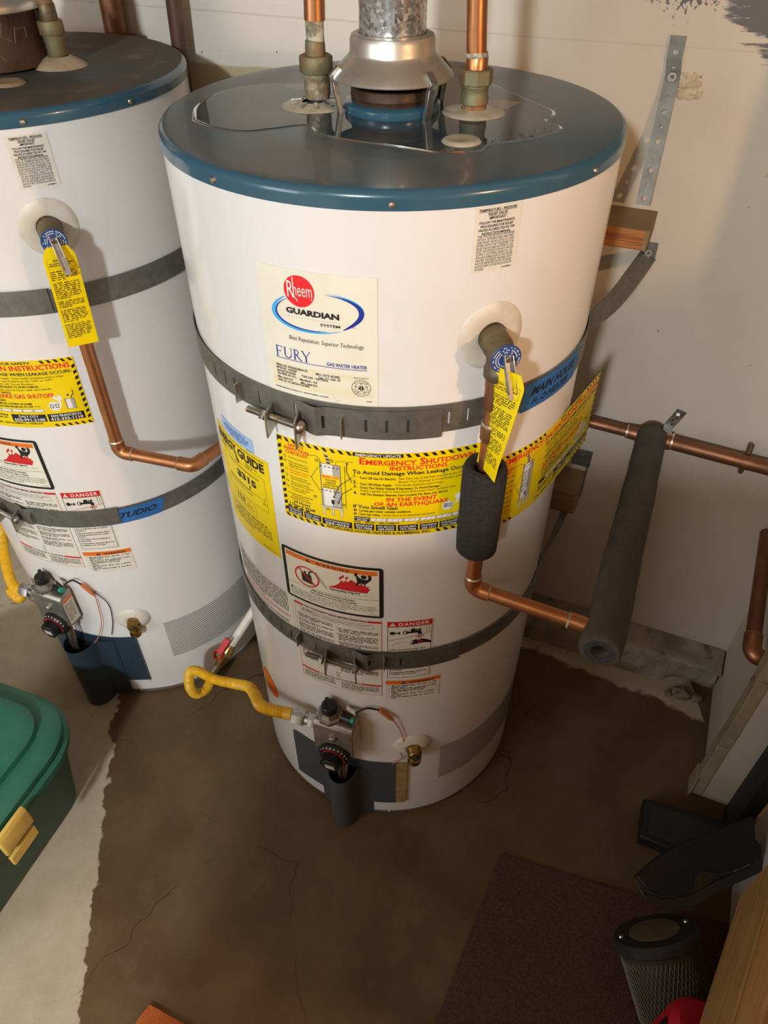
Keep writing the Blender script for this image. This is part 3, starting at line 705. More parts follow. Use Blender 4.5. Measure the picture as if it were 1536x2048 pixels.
def emergency_label_b(fn, H, label, W=.293, Ht=.1305):
    lb = Label(fn)
    p = panel(lb, 'shutdown_sticker', 0, 0, W, Ht, YELLOW, H, label)
    s = W-.1464-.0004
    hazard_edge(lb, W, Ht, gap=(.105, W-.062, .05, W-.075))
    lb.text('FOR YOUR SAFETY', W-.105, .0065, .0045, 'black', 2, 1, 'C', w=.075)
    lb.text('EMERGENCY SHUTDOWN INSTRUCTIONS', W-.0080, .0178, .0093, 'brightred', 2, 1, 'R', w=.262)
    lb.text('TO AVOID DAMAGE WHEN LEAKAGE OCCURS:', W-.0085, .0272, .0056, 'black', 2, 1, 'R', w=.175)
    for i, t in enumerate(('1. Water: Shut off water supply. Twist handle clockwise until it stops.', '2. Gas or Electric: Twist top of dial from the "ON" to "OFF"', '    Electric heaters, turn off Circuit Breaker.', '3. DRAIN THE HEATER IF NECESSARY TO AVOID DAMAGE:', '    Attach hose to drain valve & Open relief valve handle', '4. CALL FOR SAME DAY SERVICE')):
        lb.text(t, W-.182, .0335+i*.0056, .0036, 'black', 2, 1 if i in (3, 5) else 0, w=min(.160, len(t)*.00235))
    lb.text('EARTHQUAKE GAS SHUTOFF', W-.182, .0706, .0080, 'brightred', 2, 1, w=.134)
    lb.text('IF YOU SMELL GAS:', W-.182, .0775, .0046, 'black', 2, 1, w=.052)
    for i, t in enumerate(('1. LOCATE GAS METER OUTSIDE OF HOME', '2. TURN VALVE 1/4 TURN FROM ON TO OFF')): lb.text(t, W-.180, .0838+i*.0056, .0037, 'black', 2, 1, w=.092)
    lb.line([(W-.086, .0872), (W-.076, .0872)], .0008, 'black', 2)
    lb.rect(W-.184, .0920, W-.165, .0990, 'black', 1)
    for i in range(5): lb.rect(W-.164+.0186*i, .0925, W-.1465+.0186*i, .0985, 'white', 1); lb.frame(W-.164+.0186*i, .0925, W-.1465+.0186*i, .0985, .0005, 'black', 2)
    lb.text('Affordable Plumbing', W-.184, .1068, .0037, 'black', 2, 1, w=.046); lb.text('& Water Heater, Inc.', W-.184, .1122, .0037, 'black', 2, 1, w=.045)
    for (a, b, t, n) in ((W-.132, W-.073, 'DALY CITY', '650-991-2100'), (W-.070, W-.010, 'SAN FRANCISCO', '415-333-1110')):
        lb.rect(a, .1035, b, .1185, 'black', 1); lb.text(t, (a+b)/2, .1095, .0044, 'white', 2, 1, 'C', w=.034 if t[0] == 'D' else .050); lb.text(n, (a+b)/2, .1170, .0058, 'white', 2, 1, 'C', w=.053)
    lb.text('SALES - REPAIRS - REPLACEMENTS - TANKLESS', W-.190, .1235, .0034, 'black', 2, 1, w=.108)
    lb.disc(W-.0530, .0885, .0095, .0095, 'white', 1); lb.frame(W-.060, .0845, W-.0545, .0920, .0011, 'black', 2); lb.frame(W-.0515, .0845, W-.046, .0920, .0011, 'black', 2)
    lb.poly([(W-.054, .067), (W-.044, .071), (W-.040, .066), (W-.036, .074), (W-.040, .078), (W-.041, .090), (W-.0435, .090), (W-.0445, .078), (W-.052, .073)], 'white', 2)
    lb.rect(W-.034, .0760, W-.0185, .0960, 'silver', 1); lb.rect(W-.032, .0760, W-.0245, .0960, 'white', 2); lb.frame(W-.034, .0760, W-.0185, .0960, .0005, 'black', 3)
    lb.line([(W-.022, .0760), (W-.022, .0710), (W-.0175, .0690), (W-.0175, .0600)], .0012, 'black', 2); lb.disc(W-.0265, .069, .0018, .0018, 'black', 2)
    # checklist column and drawing on the left part
    for i, t in enumerate(('SAFETY', 'INSPECTION', 'CHECKLIST')): lb.text(t, .0240, .0245+i*.0062, .0050, 'brightred', 2, 1, 'C', w=(.020, .032, .030)[i])
    for i in range(8): lb.greek(.010, .0440+i*.0092, .046, .0038, 2, .0022, 'brightred' if i in (2, 7) else 'black', 1, seed=20+i)
    mini_heater(lb, .062, .034, .022, .066)
    lb.line([(.040, .030), (.055, .029), (.063, .034)], .0006, 'black', 2); lb.line([(.046, .060), (.050, .066), (.061, .048)], .0006, 'black', 2); lb.line([(.050, .066), (.061, .088)], .0006, 'black', 2)
    lb.greek(.064, .050, .080, .005, 8, .0022, 'black', 4, seed=44)
    lb.emit(p)

def rating_label(o, H):
    W, Ht = .1400, .1610
    lb = Label(lfn(o, -31.3, 1.2190, .0002))
    p = panel(lb, 'rating_sticker', 0, 0, W, Ht, CREAM, H, 'cream maker sticker with red disc and blue oval ring')
    # oval ring: swooshes of uneven width, navy inside, sky blue outside
    def swoosh(c, ax, rot, w0, w1, ink, layer, a0, a1, du=0, dv=0):
        n = 44; out = []; inn = []
        for i in range(n+1):
            q = a0+(a1-a0)*i/n; t = i/n; w = (w0+(w1-w0)*t)*sin(pi*min(1, max(0, t*.94+.03)))**.8
            for lst, k in ((out, 0), (inn, w)):
                x, y = (ax[0]-k)*cos(q), (ax[1]-k*.8)*sin(q); lst.append((c[0]+du+x*cos(rot)-y*sin(rot), c[1]+dv+x*sin(rot)+y*cos(rot)))
        for i in range(n): lb.tri(ink, [(out[i], out[i+1], inn[i+1]), (out[i], inn[i+1], inn[i])], layer)
    c = (.0710, .0468); ax = (.0553, .0243)
    swoosh(c, ax, radians(-7), .0075, .0040, 'skyblue', 1, radians(232), radians(62))
    swoosh(c, (.0510, .0218), radians(-7), .0022, .0028, 'navy', 2, radians(236), radians(80), .0008, 0)
    swoosh(c, ax, radians(-7), .0012, .0075, 'skyblue', 1, radians(-72), radians(30))
    swoosh(c, (.0549, .0232), radians(-7), .0022, .0085, 'navy', 2, radians(-74), radians(58), 0, .0006)
    lb.disc(.0531, .0237, .0181, .0181, 'brightred', 3)
    lb.text('R', .0378, .0318, .0190, 'white', 4, 0, w=.0092); lb.text('heem', .0458, .0290, .0150, 'white', 4, 0, w=.0235)
    lb.rect(.0461, .0078, .0472, .0288, 'white', 4); lb.line([(.0425, .0245), (.0512, .0352)], .0011, 'white', 4); lb.text('®', .0665, .0322, .0022, 'white', 4)
    lb.text('GUARDIAN', .0352, .0508, .0067, 'black', 4, 2, w=.0632)
    for i in range(20): lb.disc(.0352+.0033*i, .0547, .00035, .00035, 'black', 3, 6)
    lb.text('SYSTEM', .0758, .0608, .0032, 'black', 3, 1, w=.0232); lb.text('TM', .1125, .0595, .0014, 'black', 3)
    lb.text('Best Reputation. Superior Technology.', .0354, .0842, .0053, 'black', 2, 0, w=.0898, shear=.22)
    # FURY in roman capitals
    y0, y1 = .1106, .0965; k = 'navy'
    def stem(u, w=.0016): lb.rect(u, y1, u+w, y0, k, 2); lb.rect(u-.0011, y1, u+w+.0011, y1+.0006, k, 2); lb.rect(u-.0011, y0-.0006, u+w+.0011, y0, k, 2)
    stem(.0165); lb.rect(.0165, y1, .0242, y1+.0008, k, 2); lb.rect(.0236, y1, .0242, y1+.0030, k, 2); lb.rect(.0165, y1+.0062, .0220, y1+.0070, k, 2); lb.rect(.0214, y1+.0050, .0220, y1+.0082, k, 2)
    lb.rect(.0272, y1, .0288, y1+.0092, k, 2); lb.rect(.0259, y1, .0301, y1+.0006, k, 2); lb.rect(.0358, y1, .0365, y1+.0092, k, 2); lb.rect(.0346, y1, .0377, y1+.0006, k, 2)
    lb.ring(.03185, y1+.0092, .00465, .0049, .0013, k, 2, 20, 0, pi)
    stem(.0400); lb.ring(.0420, y1+.0036, .0042, .0036, .0010, k, 2, 20, -pi/2, pi/2); lb.line([(.0425, y1+.0070), (.0492, y0)], .0015, k, 2); lb.rect(.0480, y0-.0006, .0502, y0, k, 2)
    lb.line([(.0505, y1), (.0553, y1+.0078)], .0015, k, 2); lb.line([(.0602, y1), (.0553, y1+.0078)], .0008, k, 2); lb.rect(.0545, y1+.0074, .0561, y0, k, 2)
    for a, b in ((.0494, .0519), (.0590, .0614), (.0534, .0572)): lb.rect(a, y1 if a < .053 or a > .058 else y0-.0006, b, (y1+.0006) if a < .053 or a > .058 else y0, k, 2)
    lb.rect(.0144, .1116, .1277, .1124, 'navy', 2); lb.text('GAS WATER HEATER', .0804, .1100, .0043, 'navy', 2, 1, w=.0473)
    lb.rect(.0078, .1190, .1347, .1494, 'stain', 1)
    tx = [('SERIAL NO.', .0138, .1238, .0155), ('RHLN0508S43143', .0300, .1238, .0256), ('MODEL NO.', .0138, .1277, .0145), ('42V50SF', .0298, .1277, .0117), ('Input BTUH 40,000', .0138, .1316, .026), ('Gas PRESS. IN. W.C. -', .0140, .1355, .0285), ('Manifold - 4.0', .0445, .1372, .0225), ('Max. Inlet-10.5', .0142, .1404, .0210), ('Min. Inlet-5.0', .0455, .1416, .0210), ('ANS Z21.10.1bdCSA 4.1b-2006', .0142, .1447, .0425), ('MFG. DATE: 05/2008', .0662, .1252, .0290), ('Cap. U.S. Gals. 50', .0690, .1291, .0268), ('TYPE GAS -  NATURAL', .0470, .1320, .034)]
    for (t, u, v, w) in tx: lb.text(t, u, v, .0030, 'black', 3, 1, w=w)
    lb.text('MADE IN MEXICO', .1203, .1232, .0018, 'black', 3, 0, 'C', w=.018)
    lb.ring(.1203, .1357, .0113, .0113, .0005, 'black', 3); lb.ring(.1203, .1357, .0075, .0075, .0004, 'black', 3)
    st = [(.1203+.0078*sin(2*pi*i*2/5), .1357-.0078*cos(2*pi*i*2/5)) for i in range(6)]; lb.line(st, .0004, 'black', 3)
    for t, s_ in (('DESIGN', -1), ('CERTIFIED', 1)):
        for i, ch in enumerate(t):
            q = (i-(len(t)-1)/2)*.33*(1 if s_ < 0 else 1); a = q
            lb.text(ch, .1203+.0094*sin(a), .1357+s_*.0094*cos(a)+.0008, .0018, 'black', 3, 1, 'C')
    lb.disc(.1203, .1357, .0024, .0024, 'black', 4); lb.text('3', .1203, .1370, .0028, 'stain', 5, 1, 'C')
    lb.text('RHEEM MANUFACTURING CO.   MONTGOMERY, ALABAMA', .0095, .1543, .0017, 'black', 2, 1, w=.071); lb.text('A34979', .1262, .1545, .0015, 'black', 2, 1)
    for i in range(5): lb.disc(.086+.0014*i*(i % 2+.6), .1500+.002*i, .0006, .0004, 'orange' if i < 2 else 'black', 3, 8)
    lb.emit(p)

def flame_pic(lb, s=1.0):
    red = [(.078, .0560), (.090, .0500), (.0985, .0405), (.1000, .0340), (.1035, .0385), (.1075, .0330), (.1100, .0365), (.1160, .0300), (.1200, .0330), (.1240, .0360), (.1270, .0395), (.1310, .0360), (.1340, .0400), (.1380, .0370), (.1385, .0425), (.1430, .0400), (.1410, .0455), (.1450, .0450), (.1400, .0560)]
    lb.poly(red, 'red', 2)
    for (u, v) in ((.0985, .0290), (.1085, .0265), (.1025, .0250)): lb.poly([(u, v+.006), (u-.002, v+.002), (u+.002, v-.003), (u+.003, v+.001), (u+.0015, v+.004)], 'red', 2)
    lb.disc(.1352, .0205, .0042, .0042, 'black', 4, 20)
    lb.poly([(.1225, .0420), (.1250, .0320), (.1235, .0215), (.1205, .0180), (.1225, .0130), (.1260, .0135), (.1255, .0180), (.1280, .0225), (.1330, .0255), (.1400, .0260), (.1425, .0215), (.1410, .0165), (.1440, .0150), (.1470, .0190), (.1460, .0260), (.1420, .0310), (.1390, .0340), (.1360, .0380), (.1320, .0350), (.1280, .0360), (.1250, .0425)], 'black', 3)

def flammable_label(o, H):
    W, Ht = .1640, .1130
    lb = Label(lfn(o, -35.1, .7775, .0002))
    p = panel(lb, 'flammable_sticker', 0, 0, W, Ht, INK['black'], H, 'black framed warning sticker with flame and crossed-out fuel can', corner=.005)
    b = .0062; lb.rect(b, b*.75, W-b, Ht-b*.8, 'cream', 1)
    lb.rect(.0085, .0070, W-.0085, .0160, 'orange', 2)
    warn_tri(lb, .0440, .0148, .0080, 'black', 'orange', 3); lb.text('WARNING', .0610, .0148, .0060, 'black', 3, 1, w=.0545, space=.3)
    lb.ring(.0430, .0500, .0216, .0216, .0026, 'red', 3)
    lb.poly([(.0335, .0430), (.0510, .0440), (.0525, .0640), (.0345, .0615)], 'black', 3); lb.poly([(.0385, .0385), (.0420, .0380), (.0425, .0440), (.0390, .0440)], 'black', 3)
    lb.line([(.0475, .0440), (.0480, .0370), (.0520, .0345), (.0570, .0340), (.0605, .0370)], .0030, 'black', 3)
    lb.line([(.0285, .0345), (.0580, .0650)], .0026, 'red', 4)
    for i in range(9): lb.ring(.0620+.0016*i, .0390+.0026*i, .0022, .0022, .0004, 'black', 2, 10)
    for i in range(7): lb.ring(.0800+.0105*i, .0640-.0006*i, .0062, .0042, .0004, 'black', 1, 14, 0, pi)
    flame_pic(lb)
    lb.text('Flammable Vapors', .0805, .0620, .0042, 'black', 3, 1, w=.0480, slope=-.035)
    lb.line([(.0075, .0745), (W-.0075, .0705)], .0006, 'black', 2)
    lb.text('FIRE AND EXPLOSION HAZARD', .0850, .0790, .0038, 'black', 2, 1, 'C', w=.0720)
    lb.text('Can result in serious injury or death.', .0850, .0842, .0038, 'black', 2, 1, 'C', w=.0780)
    warn_tri(lb, .0090, .0895, .0065, 'black', 'cream', 3)
    lb.text('Do not store or use gasoline or other flammable vapors and liquids', .0165, .0893, .0033, 'black', 2, 0, w=.136)
    for i, t in enumerate(('in the vicinity of this or any other appliance. Storage of or use of gasoline', 'or other flammable vapors or liquids in the vicinity of this or any other', 'appliance can result in serious injury or death.')): lb.text(t, .0095, .0940+.0046*i, .0033, 'black', 2, 0, w=(.146, .140, .098)[i])
    lb.text('AM36529-1', W-.022, .1062, .0018, 'black', 2)
    lb.emit(p)

def safety_label(o, H):
    W, Ht = .1500, .2080
    lb = Label(lfn(o, -32.8, .6600, .0001)); p = panel(lb, 'operating_sticker', 0, 0, W, Ht, PALE, H, 'off-white sticker of fine operating print with dark red bars')
    lb.frame(.0004, .004, W-.0004, Ht-.002, .0006, 'red', 1)
    lb.rect(.0004, .0040, .0175, .0085, 'red', 2); lb.rect(.1270, .0040, W-.0004, .0085, 'red', 2)
    lb.text('FOR YOUR SAFETY READ BEFORE OPERATING', .0190, .0083, .0038, 'black', 2, 1, w=.1065)
    lb.frame(.0120, .0120, .1370, .0245, .0005, 'grey', 2)
    lb.text('WARNING:', .0210, .0165, .0030, 'black', 2, 1, w=.014); warn_tri(lb, .0150, .0168, .0045, 'black', 'cream', 2)
    lb.text('If you do not follow these instructions exactly, a fire or explosion', .0360, .0165, .0026, 'black', 2, 0, w=.098)
    lb.text('may result causing property damage, personal injury or loss of life.', .0150, .0205, .0026, 'black', 2, 0, w=.108)
    for c, (a, b) in enumerate(((.0060, .0700), (.0790, .1445))):
        v = .0310+.004*c
        for k in range(8):
            n = (3, 2, 4, 3, 5, 3, 4, 3)[(k+3*c) % 8]; lb.rect(a-.003, v-.0016, a-.0018, v-.0004, 'black', 2)
            lb.greek(a, v, b, .0037, n, .0024, 'black', 2, seed=k+c*11); v += n*.0037+.0028
            if v > .158: break
    lb.text('OPERATING INSTRUCTIONS', .0750, .0960, .0030, 'red', 2, 1, 'C', w=.06) if False else None
    lb.ring(.0730, .1600, .0035, .0035, .0006, 'black', 2, 14); lb.ring(.0730, .1690, .0030, .0030, .0006, 'black', 2, 14); lb.line([(.0730, .1630), (.0730, .1660)], .0006, 'black', 2)
    lb.rect(.0004, .1760, .0370, .1800, 'red', 2); lb.rect(.1140, .1760, W-.0004, .1800, 'red', 2)
    lb.text('TO TURN GAS OFF TO THE APPLIANCE', .0385, .1796, .0034, 'black', 2, 1, w=.074)
    lb.greek(.0060, .1855, .0690, .0037, 5, .0023, 'black', 2, seed=91); lb.greek(.0780, .1855, .1450, .0037, 5, .0023, 'black', 2, seed=92)
    lb.emit(p)

def danger_label(o, H):
    W, Ht = .0740, .1520
    lb = Label(lfn(o, -.9, .6570, .0001)); p = panel(lb, 'scald_sticker', 0, 0, W, Ht, PALE, H, 'small danger sticker with red bar, tap and scalded hand drawing')
    lb.rect(.0012, .0005, .0725, .0130, 'red', 1); warn_tri(lb, .0045, .0112, .0098, 'white', 'red', 2); lb.text('DANGER', .0185, .0108, .0075, 'white', 2, 1, w=.0500, space=.15)
    lb.frame(.0012, .0130, .0725, Ht-.0020, .0008, 'black', 1)
    for (u, v) in ((.0090, .0290), (.0420, .0230)):
        lb.disc(u, v, .0042, .0042, 'black', 2); lb.poly([(u+.004, v), (u+.0065, v-.003), (u+.0075, v), (u+.0065, v+.003)], 'black', 2)
        lb.poly([(u+.008, v), (u+.0105, v-.0042), (u+.013, v), (u+.0105, v+.0042)], 'black', 2)
    lb.ring(.0300, .0280, .0048, .0048, .0014, 'black', 2, 20); lb.poly([(.0300, .0262), (.0520, .0248), (.0560, .0290), (.0560, .0345), (.0500, .0345), (.0495, .0302), (.0300, .0300)], 'black', 3)
    for i in range(3): lb.line([(.0508+.002*i, .035), (.0503+.0025*i, .047)], .0005, 'black', 2)
    lb.text('HOT', .0530, .0420, .0046, 'brightred', 4, 1, 'C', w=.0140)
    lb.poly([(.0390, .0490), (.0440, .0485), (.0470, .0465), (.0500, .0500), (.0560, .0475), (.0640, .0500), (.0720, .0560), (.0720, .0610), (.0610, .0580), (.0520, .0585), (.0450, .0600), (.0360, .0605), (.0440, .0565), (.0350, .0570), (.0430, .0535), (.0360, .0520), (.0450, .0518)], 'black', 2)
    lb.poly([(.048, .0525), (.056, .0515), (.060, .054), (.052, .0560)], 'red', 3)
    lb.line([(.0015, .0480), (.0300, .0410), (.0720, .0330)], .0007, 'black', 2); lb.line([(.0680, .0135), (.0680, .0320)], .0005, 'black', 2); lb.line([(.0640, .0135), (.0640, .0330)], .0005, 'black', 2)
    lb.line([(.0100, .0640), (.0120, .0560), (.0300, .0510)], .0005, 'black', 2)
    tx = ['Water temperature over 125 F', 'can cause severe burns', 'instantly or death from scalds.', '', 'Children, disabled and elderly', 'are at highest risk of being', 'scalded.', '', 'See instruction manual before', 'setting temperature at water', 'heater.', '', 'Feel water before bathing or', 'showering.', '', 'Temperature limiting valves are', 'available, see manual.']
    v = .0730
    for t in tx:
        if t: lb.text(t, .0040, v, .0030, 'black', 2, 1, w=min(.064, len(t)*.00212)); v += .0051
        else: v += .0016
    lb.emit(p)

def orange_warning(o, H, phi, z):
    W, Ht = .0950, .0600
    lb = Label(lfn(o, phi, z, .0001)); p = panel(lb, 'burner_sticker', 0, 0, W, Ht, PALE, H, 'small sticker with orange warning bar and fine print')
    lb.rect(.0005, .0005, W-.0005, .0110, 'orange', 1); warn_tri(lb, .0260, .0104, .0095, 'black', 'white', 2); lb.text('WARNING', .0400, .0098, .0060, 'black', 2, 1, w=.0440)
    v = .0165
    for k in range(5):
        lb.disc(.0060, v-.0012, .0009, .0009, 'black', 2, 8); lb.greek(.0100, v, .0900 if k != 2 else .070, .0040, 2, .0027, 'black', 2, seed=60+k, last=(.35, .8, .2, .25, .12)[k]); v += .0083
    lb.emit(p)

def energy_label(o, H):
    W, Ht = .1380, .1880
    lb = Label(lfn(o, -64.0, .9290, .0002)); p = panel(lb, 'energy_guide_sticker', 0, 0, W, Ht, YELLOW, H, 'tall yellow energy cost sticker showing $315')
    lb.text('U.S. Government   Federal law prohibits removal of this label before consumer purchase.', .006, .0060, .0022, 'black', 2, 1, w=.124)
    lb.text('ENERGY', .003, .0245, .0150, 'black', 2, 2, w=.060); lb.text('GUIDE', .068, .0245, .0150, 'black', 2, 2, w=.060)
    lb.line([(.0590, .022), (.0640, .036)], .0035, 'black', 2); lb.poly([(.0600, .035), (.0685, .034), (.0655, .041)], 'black', 2)
    lb.greek(.010, .0310, .046, .0040, 2, .0024, seed=5); lb.greek(.085, .0310, .112, .0040, 2, .0024, seed=6)
    lb.frame(.020, .0370, .1255, .1010, .0005, 'black', 1)
    lb.text('Estimated Yearly Operating Cost', .073, .0470, .0040, 'black', 2, 0, 'C', w=.080)
    lb.text('$315', .0555, .0655, .0120, 'black', 2, 2, w=.050)
    lb.rect(.028, .0785, .088, .0800, 'black', 2); lb.rect(.088, .0790, .120, .0795, 'black', 2); lb.poly([(.0860, .070), (.0905, .070), (.0882, .0785)], 'black', 2); lb.rect(.120, .074, .1206, .084, 'black', 2)
    lb.text('Cost Range of Similar Models', .060, .0870, .0034, 'black', 2, 0, 'C', w=.066); lb.text('$343', .1150, .0885, .0032, 'black', 2, 0, w=.008)
    lb.frame(.032, .1050, .0950, .1275, .0005, 'black', 1); lb.text('258', .0405, .1160, .0080, 'black', 2, 0, w=.0270); lb.text('therms', .0720, .1160, .0036, 'black', 2, 0); lb.greek(.040, .1215, .090, .004, 1, .0024, seed=7, last=1)
    lb.text('Your cost will depend on your utility rates and use.', .015, .1370, .0036, 'black', 2, 1, w=.103)
    lb.greek(.018, .1430, .125, .0050, 5, .0027, seed=8); lb.greek(.100, .1820, .132, .004, 1, .0018, seed=9, last=1)
    lb.emit(p)

def blue_label(o, H):
    lb = Label(lfn(o, -58.2, .9540, .0004)); p = panel(lb, 'blue_sticker', 0, 0, .0830, .0245, LBLUE, H, 'pale blue sticker with dark blue print', corner=.003)
    for i, w in enumerate((.052, .066, .066, .060, .034)): lb.greek(.0415-w/2, .0065+i*.0033, .0415+w/2, .004, 1, .0022, 'navy', 1, seed=30+i, last=1)
    lb.greek(.068, .0232, .079, .003, 1, .0016, 'navy', 1, seed=39, last=1); lb.emit(p)

def tp_label(o, H, phi, z):
    W, Ht = .0530, .0680
    lb = Label(lfn(o, phi, z, .0001)); p = panel(lb, 'relief_valve_sticker', 0, 0, W, Ht, PALE, H, 'small off-white sticker about the relief valve')
    c = W/2-.001
    for i, (t, w) in enumerate((('TEMPERATURE - PRESSURE', .0425), ('RELIEF VALVE', .0215), ('-IMPORTANT-', .0200))):
        v = .0046+i*.0040; lb.text(t, c, v, .0027, 'black', 2, 1, 'C', w=w)
        if i < 2: lb.rect(c-w/2, v+.0005, c+w/2, v+.0008, 'black', 2)
    for i, (t, w) in enumerate((('FOLLOW THE MAINTENANCE', .0400), ('PROCEDURES FOR RELIEF', .0370), ('VALVES AS DIRECTED IN THE', .0415), ('INSTRUCTION MANUAL', .0330))): lb.text(t, c, .0168+i*.0037, .0026, 'black', 2, 1, 'C', w=w)
    for i, t in enumerate(('THIS WATER HEATER IS PROVIDED', 'WITH A TEMPERATURE AND PRES-', 'SURE RELIEF VALVE LISTED AS COM-', 'PLYING WITH THE STANDARD FOR', 'RELIEF VALVES AND AUTOMATIC GAS', 'SHUT-OFF DEVICES FOR HOT WATER', 'SUPPLY SYSTEMS, ANSI Z21.22.', 'FOR SAFE OPERATION OF THE WATER', 'HEATER, THE RELIEF VALVE(S) MUST', 'NOT BE REMOVED FROM ITS DESIG-', 'NATED POINT OF INSTALLATION OR', 'PLUGGED.')): lb.text(t, .0045, .0305+i*.00315, .0025, 'black', 2, 0, w=.0430 if i < 11 else .0105)
    lb.text('61V18020-2', .0475, .0660, .0017, 'black', 2, 1, 'R'); lb.emit(p)

def side_label(o, H):
    lb = Label(lfn(o, -66.0, .6660, .0001)); p = panel(lb, 'installation_sticker', 0, 0, .1590, .0900, PALE, H, 'grey fine-print sticker at the left side')
    lb.greek(.004, .0060, .152, .0040, 13, .0029, 'black', 1, seed=70); lb.greek(.020, .0610, .152, .0042, 3, .0026, 'red', 1, seed=71); lb.greek(.004, .0770, .150, .004, 3, .0026, 'black', 1, seed=72); lb.emit(p)

def relief_valve(o, H, phi, z, bear, dz, slen, pipe_at, steel):
    p0 = cp(o, phi, RB, z)
    # escutcheon ring on the jacket
    pl = G(); n_, t_ = nrm(phi), tgt(phi)
    rr = [(.0175, .0025), (.0195, .0035), (.030, .0030), (.040, .0016), (.0415, .0002)]
    N_ = 48
    for (r, h) in rr:
        for j in range(N_):
            q = 2*pi*j/N_; pl.v.append(cp(o, phi+math.degrees(r*cos(q)/RB), RB+h, z+r*sin(q)))
    for i in range(len(rr)-1):
        for j in range(N_): pl.f.append((i*N_+j, (i+1)*N_+j, (i+1)*N_+(j+1) % N_, i*N_+(j+1) % N_))
    pl.make('valve_escutcheon', PLASTW, H)
    d = (nrm(bear)+Vector((0, 0, dz))).normalized()
    ax0 = p0-d*.012; tip = p0+d*slen
    b = G(); b.lathe([(.0165, 0), (.0165, .012+.004), (.0170, .018), (.0170, .012+slen*.55), (.0155, .012+slen*.62), (.0150, .012+slen*.95), (.0130, .012+slen), (0, .012+slen)], ax0, d, 28)
    q = p0+d*pipe_at
    b.lathe([(.0145, 0), (.0150, -.020), (.0165, -.022), (.0165, -.032), (.0150, -.034), (.0125, -.036)], q, (0, 0, 1), 24)
    v = b.make('relief_valve', BRASSO, H, label='dull brass relief valve body')
    dsc = G().lathe([(0, 0), (.0172, 0), (.0178, .0006), (.0172, .0014), (0, .0014)], tip, d, 32).make('valve_disc', INK['dkblue'], v, label='dark blue printed end disc')
    x = d.cross(Z).normalized()*-1; y = x.cross(d)*-1
    if y.z < 0: y = -y
    # print rings on the disc
    lb = G()
    for r in (.0150, .0120, .0092):
        n = int(2*pi*r/.0021)
        for i in range(n):
            if random.random() < .25: continue
            a = 2*pi*i/n; cc = tip+d*.0016+(x*cos(a)+y*sin(a))*r; e1 = (x*-sin(a)+y*cos(a))*.0007; e2 = (x*cos(a)+y*sin(a))*.0007
            lb.add([cc-e1-e2, cc+e1-e2, cc+e1+e2, cc-e1+e2], [(0, 1, 2, 3)])
    lb.make('disc_print', INK['white'], v, smooth=0)
    # lever: folded steel channel hanging forward and down
    hinge = tip+d*.004+y*.003
    ld = (d*.35-Z*1.0+x*.12).normalized(); up = ld.cross(x).normalized()
    g = G()
    g.box(hinge+ld*.022-up*0, ld*.026, x*.0048, up*.0007)
    for s_ in (-1, 1): g.box(hinge+ld*.018+x*.0048*s_+up*.003, ld*.022, x*.0006, up*.0035)
    g.cyl(hinge-d*.006, hinge+d*.004, .0042, .0036, 14)
    g.make('lever', GALV, v, label='zinc test lever', bevel=.0004)
    return q

